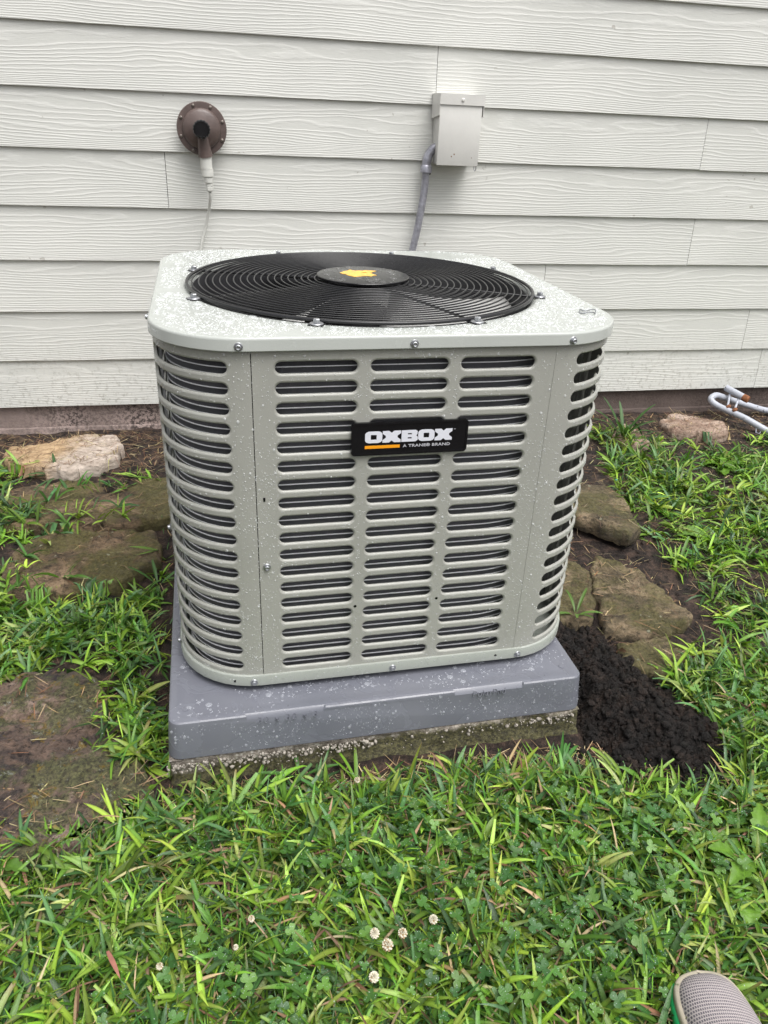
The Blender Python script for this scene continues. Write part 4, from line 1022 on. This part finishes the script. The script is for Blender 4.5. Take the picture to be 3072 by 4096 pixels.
# ------------------------------------------------------------------ grass
def SURF(x, y):
    """ground, or the top of the flagstone that covers it"""
    z = GR(x, y)
    for poly, cx, cy, tz, tl in STONES:
        xs = [p[0] for p in poly]; ys = [p[1] for p in poly]; m = (x > min(xs)) & (x < max(xs)) & (y > min(ys)) & (y < max(ys))
        if not m.any(): continue
        ins = np.zeros(x.shape, bool); j = len(poly) - 1
        for i in range(len(poly)):
            (x1, y1), (x2, y2) = poly[i], poly[j]
            ins ^= ((y1 > y) != (y2 > y)) & (x < (x2 - x1) * (y - y1) / (y2 - y1 + 1e-12) + x1); j = i
        z = np.where(ins, np.maximum(z, tz + tl[0] * (x - cx) + tl[1] * (y - cy)), z)
    return z
def blades(P, az, L, W, e0, bend, tint, roll=None, nseg=5, tip=.04, fold=.25, twist=0):
    """vectorised blades; P (n,3); returns V, F, T"""
    n = len(P); t = np.linspace(0, 1, nseg + 1); L = L[:, None]; e = e0[:, None] - bend[:, None] * t[None] ** 1.3
    ds = L / nseg; ce = np.cos(e); se = np.sin(e)
    a = az[:, None] + twist * (t[None] - .3)
    dx = ce * np.cos(a); dy = ce * np.sin(a); dz = se
    X = np.concatenate([np.zeros((n, 1)), np.cumsum(dx[:, :-1] * ds, 1)], 1); Y = np.concatenate([np.zeros((n, 1)), np.cumsum(dy[:, :-1] * ds, 1)], 1); Z = np.concatenate([np.zeros((n, 1)), np.cumsum(dz[:, :-1] * ds, 1)], 1)
    C = np.stack([X, Y, Z], 2) + P[:, None]
    tipv = tip if np.ndim(tip) else np.full(n, tip)
    prof = (.55 + .45 * np.sin(np.minimum(1, t / .35) * PI / 2))[None] * (1 - (1 - tipv[:, None]) * np.clip((t[None] - .45) / .55, 0, 1) ** 1.6)
    hw = W[:, None] * .5 * prof
    S = np.stack([-np.sin(a), np.cos(a), np.zeros_like(a)], 2); Tn = np.stack([dx, dy, dz], 2); Nn = np.cross(S, Tn)*-1
    if roll is None: roll = np.zeros(n)
    cr = np.cos(roll)[:, None, None]; sr = np.sin(roll)[:, None, None]; S2 = S * cr + Nn * sr; N2 = Nn * cr - S * sr
    Lf = C - S2 * hw[..., None] + N2 * (hw * fold)[..., None]; Rt = C + S2 * hw[..., None] + N2 * (hw * fold)[..., None]
    V = np.stack([Lf, C, Rt], 2)                                # n, seg+1, 3, 3
    floor = SURF(V[..., 0], V[..., 1]) + .0015; V[..., 2] = np.maximum(V[..., 2], floor)
    m = (nseg + 1) * 3; V = V.reshape(-1, 3)
    q = []
    for i in range(nseg):
        for k in (0, 1): q.append((i * 3 + k, i * 3 + k + 1, i * 3 + k + 4, i * 3 + k + 3))
    F = (np.array(q)[None] + (np.arange(n) * m)[:, None, None]).reshape(-1, 4)
    T = np.repeat(tint, m, 0).reshape(n, nseg + 1, 3, 3); T = T * np.array([.80, 1.32, .92])[None, None, :, None]  # midrib lightened to paint the fold's highlight, edges darkened
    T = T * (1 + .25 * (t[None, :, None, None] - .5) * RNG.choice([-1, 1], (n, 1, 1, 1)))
    old = (RNG.random(n) < .13)[:, None, None, None] * np.clip((t - .72) / .28, 0, 1)[None, :, None, None]
    T = T * (1 - old) + np.array([.26, .17, .07]) * old; T = T.reshape(-1, 3)
    return V, F, T
def join(parts):
    V = []; F = []; T = []; b = 0
    for v, f, t in parts: V.append(v); F.append(f + b); T.append(t); b += len(v)
    return np.concatenate(V), np.concatenate(F), np.concatenate(T)
rg = np.random.default_rng(21)
FRONT = [(-1.2, -1.30), (-.634, -1.262), (-.568, -1.245), (-.496, -1.255), (-.434, -1.226), (-.401, -1.190), (-.34, -1.182), (-.192, -1.186), (-.022, -1.200), (.152, -1.204), (.30, -1.222), (.38, -1.250), (.474, -1.285), (.611, -1.305), (.667, -1.215), (.655, -1.06), (.70, -.99), (.78, -.90), (.88, -.90), (.92, -.68), (.885, -.50), (.93, -.20), (1.02, .12), (1.2, .09), (1.4, .03), (1.9, .09), (2.4, .1), (3.0, -2.2), (-1.2, -2.2)]
blobs = [(-.82, -.22, .10, .06, .9), (-.67, -.24, .09, .05, .55), (-.93, .02, .07, .05, .8), (-.70, -.62, .14, .055, 1.0), (-.86, -.62, .12, .12, 1.0), (-.55, -.67, .10, .07, .95), (-.47, -.78, .045, .06, .6), (-.46, -.60, .04, .05, .5), (-.70, -.74, .10, .06, .9), (-.85, -.80, .10, .06, .9),
         (-.47, -.98, .045, .10, .8), (-.435, -1.06, .03, .06, .7), (-.60, -.09, .07, .025, .5), (-.50, -.02, .04, .02, .3), (.535, -.79, .018, .018, .5), (-.43, -.45, .015, .10, .35), (1.05, .16, .05, .04, .8)]
def density(x, y):
    d = 0.0; st = .3 if any(in_poly(x, y, q[0]) for q in STONES) else 1.0
    if in_poly(x, y, FRONT):
        d = 1.0
        if y > -1.0: d = .36 + .6 * noise.noise(Vector((x * 5, y * 5, 2)))
        if x > .62 and y < -1.02: d = .8 
        if -.35 < x < .45 and y > -1.22: d = .55
        k = noise.noise(Vector((x * 7, y * 7, 9))); d *= 1.0 + .35 * k
    for bx_, by_, rx, ry, a in blobs:
        q = ((x - bx_) / rx) ** 2 + ((y - by_) / ry) ** 2
        if q < 4: d = max(d, .75 * a * math.exp(-q * .9))
    return d * st
def sample(n, x0, x1, y0, y1, pw=1.0):
    P = []
    while len(P) < n:
        x = rg.uniform(x0, x1); y = rg.uniform(y0, y1)
        # keep only what can be seen: a wedge opening away from the camera
        t = (y + 2.1665); 
        if t < .25 or not (-.8 * t - .45 < x < 1.2 * t + .12): continue
        if rg.random() < density(x, y) ** pw: P.append((x, y))
    return np.array(P)
GREENS = np.array([(.145, .265, .030), (.095, .210, .032), (.215, .340, .040), (.050, .130, .032), (.29, .40, .060), (.085, .180, .065), (.33, .39, .13)])
def tints(n, pal=GREENS, w=None, var=.30):
    k = rg.choice(len(pal), n, p=w); c = pal[k] * rg.normal(1, var, (n, 1)).clip(.45, 1.7); return c * rg.normal(1, .06, (n, 3)).clip(.8, 1.2)
WG = np.array([.24, .20, .18, .14, .10, .10, .04])
parts = []; leaf_pts = []
def add_blades(P, L, W, e0, bend, tint, **k):
    z = SURF(P[:, 0], P[:, 1]); P3 = np.column_stack([P, z + k.pop('lift', 0)]); n = len(P)
    r = blades(P3, k.pop('az', rg.uniform(0, PI2, n)), L, W, e0, bend, tint, **k); parts.append(r); return r
# 1 broad crabgrass leaves in tufts
def tufts(n_t, region, lmin=.035, lmax=.095, pw=1.0, wmul=1.0):
    C = sample(n_t, *region, pw=pw); P = []; az = []; L = []; W = []; e = []; b = []; tn = []
    for (x, y) in C:
        k = rg.integers(4, 9); base = tints(1, w=WG)[0]; da = rg.uniform(0, PI2); stem = rg.uniform(0, .045)
        for i in range(k):
            a = da + rg.normal(0, .25) if i % 2 else da + PI2 * i / k + rg.normal(0, .3)
            s = rg.uniform(0, stem); P.append((x + s * math.cos(da), y + s * math.sin(da))); az.append(a)
            L.append(rg.uniform(lmin, lmax)); W.append(rg.uniform(.0045, .0096) * wmul); e.append(rg.uniform(.05, 1.1)); b.append(rg.uniform(.2, 1.6)); tn.append(base * rg.normal(1, .12))
    n = len(P); cut = np.where(rg.random(n) < .16, rg.uniform(.4, .8, n), .05)
    return add_blades(np.array(P), np.array(L), np.array(W), np.array(e), np.array(b), np.array(tn), az=np.array(az), roll=rg.normal(0, .5, n), tip=cut, fold=.22)
reg_near = (-1.1, 1.45, -1.95, -1.0); reg_right = (.6, 2.3, -1.1, .2); reg_left = (-1.2, -.38, -1.15, .1)
R1 = tufts(2650, reg_near, .028, .090); R2 = tufts(950, reg_right, .028, .085); R3 = tufts(430, reg_left, .028, .08)
# 2 mown finer upright grass and flattened under-layer
def fine(n, region, lo, hi, wlo, whi, e_lo, e_hi, pal=GREENS, w=WG, dark=1.0, tipc=.3, lift=0, pw=1.0):
    P = sample(n, *region, pw=pw); n = len(P); cut = np.where(rg.random(n) < tipc, .6, .05)
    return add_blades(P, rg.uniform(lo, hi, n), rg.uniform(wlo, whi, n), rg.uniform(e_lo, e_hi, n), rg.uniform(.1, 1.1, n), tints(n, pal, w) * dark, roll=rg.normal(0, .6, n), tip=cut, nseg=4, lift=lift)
fine(19000, reg_near, .02, .06, .0012, .0040, .2, 1.35)
fine(2600, reg_right, .02, .06, .0014, .0042, .1, 1.3)
fine(1500, reg_left, .02, .05, .002, .004, .2, 1.2)
fine(7800, reg_near, .03, .07, .003, .007, -.05, .35, dark=.5)  # tint darkened to paint the shaded gaps under the blades
fine(2600, reg_right, .03, .07, .003, .006, -.05, .3, dark=.5)  # under-layer with the same painted shade
V, F, T = join(parts); gr = obj('grass', bulk('grass', V, F, T), LEAF); tag(gr, 'wet green lawn grass of broad crabgrass and mown blades', 'grass', kind='stuff')
# 3 straw and thatch
parts = []
ST = np.array([(.24, .15, .085), (.34, .24, .14), (.12, .065, .04), (.44, .34, .20), (.20, .10, .06)])
def uni(n, x0, x1, y0, y1):
    P = np.column_stack([rg.uniform(x0, x1, n * 2), rg.uniform(y0, y1, n * 2)]); m = ~((P[:, 0] > -.41) & (P[:, 0] < .41) & (P[:, 1] > -1.175) & (P[:, 1] < -.34)); return P[m][:n]
for n, rgn, k in ((5200, (-1.1, 1.5, -1.95, -1.15), 1), (1300, (-1.2, -.38, -1.2, .33), 1), (1500, (-1.2, -.30, .0, .33), 1), (3400, (.42, 2.0, -1.2, .33), 1), (1200, (.6, 2.0, .05, .33), 1), (900, (-.4, .5, -1.27, -1.165), 1)):
    P = uni(n, *rgn); m = len(P); add_blades(P, rg.uniform(.008, .05, m), rg.uniform(.0006, .0021, m), rg.uniform(-.05, .22, m), rg.uniform(-.1, .3, m), tints(m, ST), nseg=3, tip=.6, fold=.1, lift=.002, twist=rg.normal(0, .0))
P = sample(1500, *reg_near); m = len(P); add_blades(P, rg.uniform(.03, .07, m), rg.uniform(.002, .006, m), rg.uniform(.1, .9, m), rg.uniform(.3, 1.2, m), tints(m, ST), roll=rg.normal(0, .7, m), lift=.012)
V, F, T = join(parts); stw = obj('dead_grass', bulk('dead_grass', V, F, T), STRAW); tag(stw, 'dry brown straw and dead grass lying on the soil', 'dead grass', kind='stuff')
# 4 clover patches
def clover():
    V = []; F = []; T = []; b = 0; pts = []
    cent = [(.0, -1.50, .22, .14), (.28, -1.42, .18, .14), (-.05, -1.33, .16, .08), (.22, -1.58, .14, .08), (-.30, -1.55, .16, .08), (.50, -1.45, .2, .12), (.75, -1.15, .16, .1)]
    leafl = [(0, 0)] + [(.55 * math.sin(a) * 1.0, .52 - .52 * math.cos(a) * 1.0) for a in np.linspace(.35, PI2 - .35, 9)]
    leafl = np.array([(0, 0), (.30, .18), (.46, .45), (.47, .72), (.30, .94), (.08, .97), (0, .90), (-.08, .97), (-.30, .94), (-.47, .72), (-.46, .45), (-.30, .18)])
    for cx, cy, rx, ry in cent:
        for _ in range(int(900 * rx * ry * PI) + 6):
            a = rg.uniform(0, PI2); r = math.sqrt(rg.random()); x, y = cx + rx * r * math.cos(a), cy + ry * r * math.sin(a)
            if not in_poly(x, y, FRONT): continue
            z = float(GR(x, y)); h = rg.uniform(.022, .050); s = rg.uniform(.007, .0125); a0 = rg.uniform(0, PI2); lx, ly = rg.normal(0, .22, 2)
            tn = np.array(rg.choice([0, 1, 2], p=[.5, .3, .2])); tn = np.array([(.075, .185, .035), (.050, .140, .035), (.13, .26, .05)])[int(tn)] * rg.normal(1, .15)
            for k in range(3):
                a = a0 + PI2 * k / 3; d = leafl * s; X = x + d[:, 1] * math.cos(a) - d[:, 0] * math.sin(a); Y = y + d[:, 1] * math.sin(a) + d[:, 0] * math.cos(a)
                Z = z + h + (X - x) * lx + (Y - y) * ly + .10 * np.abs(d[:, 0]) * 3 * .5 + .1 * d[:, 1]
                v = np.column_stack([X, Y, Z]); n = len(v); V.append(v); F.append(np.array([(0, i, i + 1) for i in range(1, n - 1)]) + b); T.append(np.repeat(tn[None], n, 0)); b += n
                pts.append((X.mean(), Y.mean(), Z.mean()))
    return np.concatenate(V), np.concatenate(F), np.concatenate(T), pts
V, F, T, cpts = clover(); o = obj('clover', bulk('clover', V, F, T, sm=False), CLOVER); tag(o, 'three lobed clover leaves growing through the lawn', 'clover', kind='stuff')
# 5 dew on the leaves
gv = np.concatenate([R1[0].reshape(-1, 18, 3), R3[0].reshape(-1, 18, 3)]); it = []
for _ in range(8000):
    i = rg.integers(len(gv)); s = rg.integers(1, 5); u = rg.random(); side = rg.integers(0, 2)
    b0 = gv[i, s * 3: s * 3 + 3]; b1 = gv[i, s * 3 + 3: s * 3 + 6] if s < 5 else b0
    a_ = b0[1] * (1 - u) + b1[1] * u; q = (b0[side * 2] * (1 - u) + b1[side * 2] * u); k = rg.uniform(.1, .8); p = a_ * (1 - k) + q * k
    nn = np.cross(b1[1] - b0[1], b0[2] - b0[0]); nn = nn if nn[2] > 0 else -nn
    if np.linalg.norm(nn) < 1e-9: continue
    it.append((p, nn, rg.uniform(.0004, .0010), .6, 1))
for p in cpts:
    for _ in range(2): it.append((np.array(p) + np.array([rg.normal(0, .002), rg.normal(0, .002), .0006]), np.array([0, 0, 1.0]), rg.uniform(.0003, .0007), .6, 1))
s_ = NT('dew'); DEW = s_.set(Base_Color=(.8, .9, .85), Roughness=.05, Alpha=.5, Coat_Weight=1.0)
o = obj('dewdrops', drops_mesh('dewdrops', it, 5), DEW); tag(o, 'tiny dewdrops on the grass and clover leaves', 'dew', kind='stuff')

# 6 clover blossoms, each a thing
PET = m_plain('clover_petal', (.62, .58, .46), .6, 0, .15, 60); PETB = m_plain('faded_petal', (.36, .25, .13), .7, 0, .3, 60)
STEM = m_plain('green_stem', (.09, .17, .03), .5, 0, .15)
def blossom(x, y, h, r, label, lean=(0, 0), faded=.3, group='white clover blossoms in the lawn'):
    z = float(GR(x, y)); t = thing('clover_flower', label, 'flower', (x, y, z), 0, group)
    top = Vector((lean[0], lean[1], h)); r *= .9
    obj('stem', tube('stem', spline([(0, 0, 0), (lean[0] * .2, lean[1] * .2, h * .5), top], 4), .0009, 6), STEM, t)
    V = []; F = []; V2 = []; F2 = []
    for k in range(46):
        u = 1 - 1.75 * (k + .5) / 46; a = k * 2.39996; s = math.sqrt(max(0, 1 - u * u)); d = Vector((s * math.cos(a), s * math.sin(a), u + .15)).normalized()
        tt = d.cross(Vector((0, 0, 1)) if abs(d.z) < .9 else Vector((1, 0, 0))).normalized(); bb = d.cross(tt)
        tgt = (V2, F2) if (k % 3 == 0 and rg.random() < faded * 2.2) or u < -.45 and rg.random() < faded * 2 else (V, F); b = len(tgt[0]); w_ = r * .17
        for (rr, ww) in ((.25, .6), (.75, 1.2), (1.0, .5)):
            for (p, q) in ((1, 0), (0, 1), (-1, 0), (0, -1)): tgt[0].append(tuple(d * r * rr + tt * p * w_ * ww + bb * q * w_ * ww * .5 - Vector((0, 0, .15 * r * rr))))
        for i in range(2):
            for j in range(4): tgt[1].append((b + i * 4 + j, b + i * 4 + (j + 1) % 4, b + (i + 1) * 4 + (j + 1) % 4, b + (i + 1) * 4 + j))
        tgt[1].append((b + 8, b + 9, b + 10, b + 11))
    obj('petals', mesh('petals', V, F, True, 60), PET, t, top)
    if V2: obj('faded_petals', mesh('faded_petals', V2, F2, True, 60), PETB, t, top)
blossom(-.081, -1.514, .055, .0080, 'white clover blossom tilted left at the left of the cluster in mid lawn', (-.004, 0), .1)
blossom(-.071, -1.530, .055, .0092, 'largest white clover blossom in the middle of the cluster with brown centre', (0, -.004), .4)
blossom(-.050, -1.518, .050, .0078, 'fading tan clover blossom just right of the largest white one', (.004, 0), 1.0)
blossom(-.006, -1.510, .052, .0074, 'white clover blossom set apart to the right of the cluster', (.006, 0), .1)
blossom(-.097, -1.566, .050, .0080, 'white clover blossom nearest the bottom middle of the lawn', (.0, -.006), .05)
blossom(-.375, -1.505, .045, .0055, 'small ragged white clover blossom in the lower left lawn', (.0, .0), .3)
blossom(-.262, -1.468, .050, .0054, 'half open clover bud facing right in the left lawn', (.010, .004), .4)
blossom(-.284, -1.505, .045, .0044, 'tiny round white clover bud on a slanting stem', (.009, .008), .0)
blossom(-.068, -1.241, .060, .0060, 'single clover blossom on a tall stem in front of the slab', (.004, 0), .3)

# 7 broad leaved weeds, each a thing
LEAFW = m_leaf('weed_leaf', .42, .3)
def weed(x, y, label, cat, nleaf, L, W, lobes, col, seed, e=(.2, .8), zoff=0.0, group=None, az0=None):
    r2 = np.random.default_rng(seed); z = float(GR(x, y)); t = thing('broadleaf_plant', label, cat, (x, y, z + zoff), 0, group)
    for k in range(nleaf):
        a = (PI2 * k / nleaf if az0 is None else az0 + .5 * (k - nleaf / 2)) + r2.normal(0, .25); l = L * r2.uniform(.7, 1.1); w_ = W * r2.uniform(.75, 1.1); e0 = r2.uniform(*e); bd_ = r2.uniform(.5, 1.3)
        n = 22; V = []; F = []; T = []; p = np.array([0., 0, .002]); c0 = np.array(col) * r2.normal(1, .12)
        for i in range(n + 1):
            u = i / n; ee = e0 - bd_ * u; 
            if i: p = p + np.array([math.cos(a) * math.cos(ee), math.sin(a) * math.cos(ee), math.sin(ee)]) * l / n
            pw_ = (math.sin(min(1, max(0, (u - .12) / .88)) * PI) ** .55 if lobes == 0 else math.sin(u ** 1.25 * PI) ** .7)
            ww = w_ * .5 * max(.05, pw_ * (1 + lobes * (.55 * ((i * .37) % 1) - .35)))
            s = np.array([-math.sin(a), math.cos(a), 0]); rip = .12 * ww * math.sin(i * 1.7 + seed)
            q = p.copy(); zmin = -zoff + .001; q[2] = max(q[2], zmin)
            for m_, hgt in ((-1, .35), (-.5, .22), (0, 0), (.5, .22), (1, .35)): V.append(tuple(q + s * ww * m_ + np.array([0, 0, ww * hgt + rip * m_]))); T.append(c0 * (1.25 if m_ == 0 else 1) * r2.uniform(.93, 1.07))
        for i in range(n):
            for m_ in range(4): b = i * 5 + m_; F.append((b, b + 1, b + 6, b + 5))
        obj('leaf', bulk('leaf', V, F, np.array(T)), LEAFW, t)
YG = (.13, .26, .025); DG = (.07, .17, .028)
weed(.683, -1.195, 'broad ribbed plantain leaves beside the right edge of the black soil', 'weed', 6, .075, .032, 0, (.16, .26, .05), 1)
weed(.560, -1.465, 'large bright yellow green dandelion leaves at the right edge of the lawn', 'weed', 8, .11, .034, .9, YG, 2, (.3, 1.0))
weed(.440, -1.580, 'low dandelion rosette just above the grey sneaker', 'weed', 6, .075, .026, .9, DG, 3)
weed(.597, -1.366, 'ragged dandelion leaves in the right lawn below the soil heap', 'weed', 7, .085, .028, .9, DG, 4)
weed(1.36, -.10, 'light green broad leaves in the far right grass near the flat pink stone', 'weed', 6, .09, .036, .3, YG, 5)
weed(1.05, -.49, 'pale broad leaved plant in the grass right of the tilted flagstone', 'weed', 6, .08, .034, .2, (.14, .25, .05), 6)
weed(-.925, -.02, 'broad bright green leaves at the left edge below the pale rock', 'weed', 5, .07, .034, .2, YG, 7)
weed(-.655, -1.275, 'toothed dandelion leaves at the lower left flagstone edge', 'weed', 6, .085, .028, .9, (.10, .20, .03), 8, (.4, 1.1))
weed(1.10, .10, 'tall clump of upright grass leaves behind the unit at the right', 'grass clump', 13, .17, .012, 0, (.055, .13, .03), 9, (.7, 1.35))
weed(.535, -.80, 'young grass seedling with upright leaves against the lower right of the unit', 'seedling', 6, .085, .009, 0, (.12, .22, .04), 10, (.6, 1.3), .015)
weed(-.155, -1.172, 'crabgrass shoot reaching up over the front of the slab', 'grass shoot', 4, .085, .009, 0, (.07, .17, .035), 11, (.6, 1.35))
weed(-.745, .0, 'sprawling crabgrass plant growing in front of the pale rock', 'grass clump', 11, .13, .010, 0, (.06, .14, .045), 12, (.3, 1.0))
weed(-.435, -.54, 'crabgrass sprig in the gap between stone and unit', 'grass shoot', 4, .09, .010, 0, (.07, .16, .04), 13, (.5, 1.1))
# red dead leaf blade and turquoise scrap
DL = m_plain('dead_leaf', (.25, .10, .07), .6, 0, .3, 80)
weed(.492, -1.530, 'single broad bright green leaf hanging by the right edge above the sneaker', 'weed', 3, .055, .034, .15, YG, 15, (.2, .7), .02)
r_ = blades(np.array([[-.445, -1.472, .042]]), np.array([-1.1]), np.array([.045]), np.array([.0065]), np.array([.1]), np.array([.5]), np.array([[.3, .1, .1]]))
o = obj('dead_leaf', bulk('dead_leaf', r_[0], r_[1]), DL); tag(o, 'withered reddish brown grass leaf lying in the lower left lawn', 'leaf')
tq = obj('plastic_scrap', box('plastic_scrap', (-.004, -.003, 0), (.004, .003, .003), .001), m_plain('turquoise_plastic', (.03, .30, .26), .5)); tq.location = (.955, -.155, float(GR(.955, -.155)) + .002); tag(tq, 'tiny turquoise plastic scrap on the soil right of the unit', 'scrap')
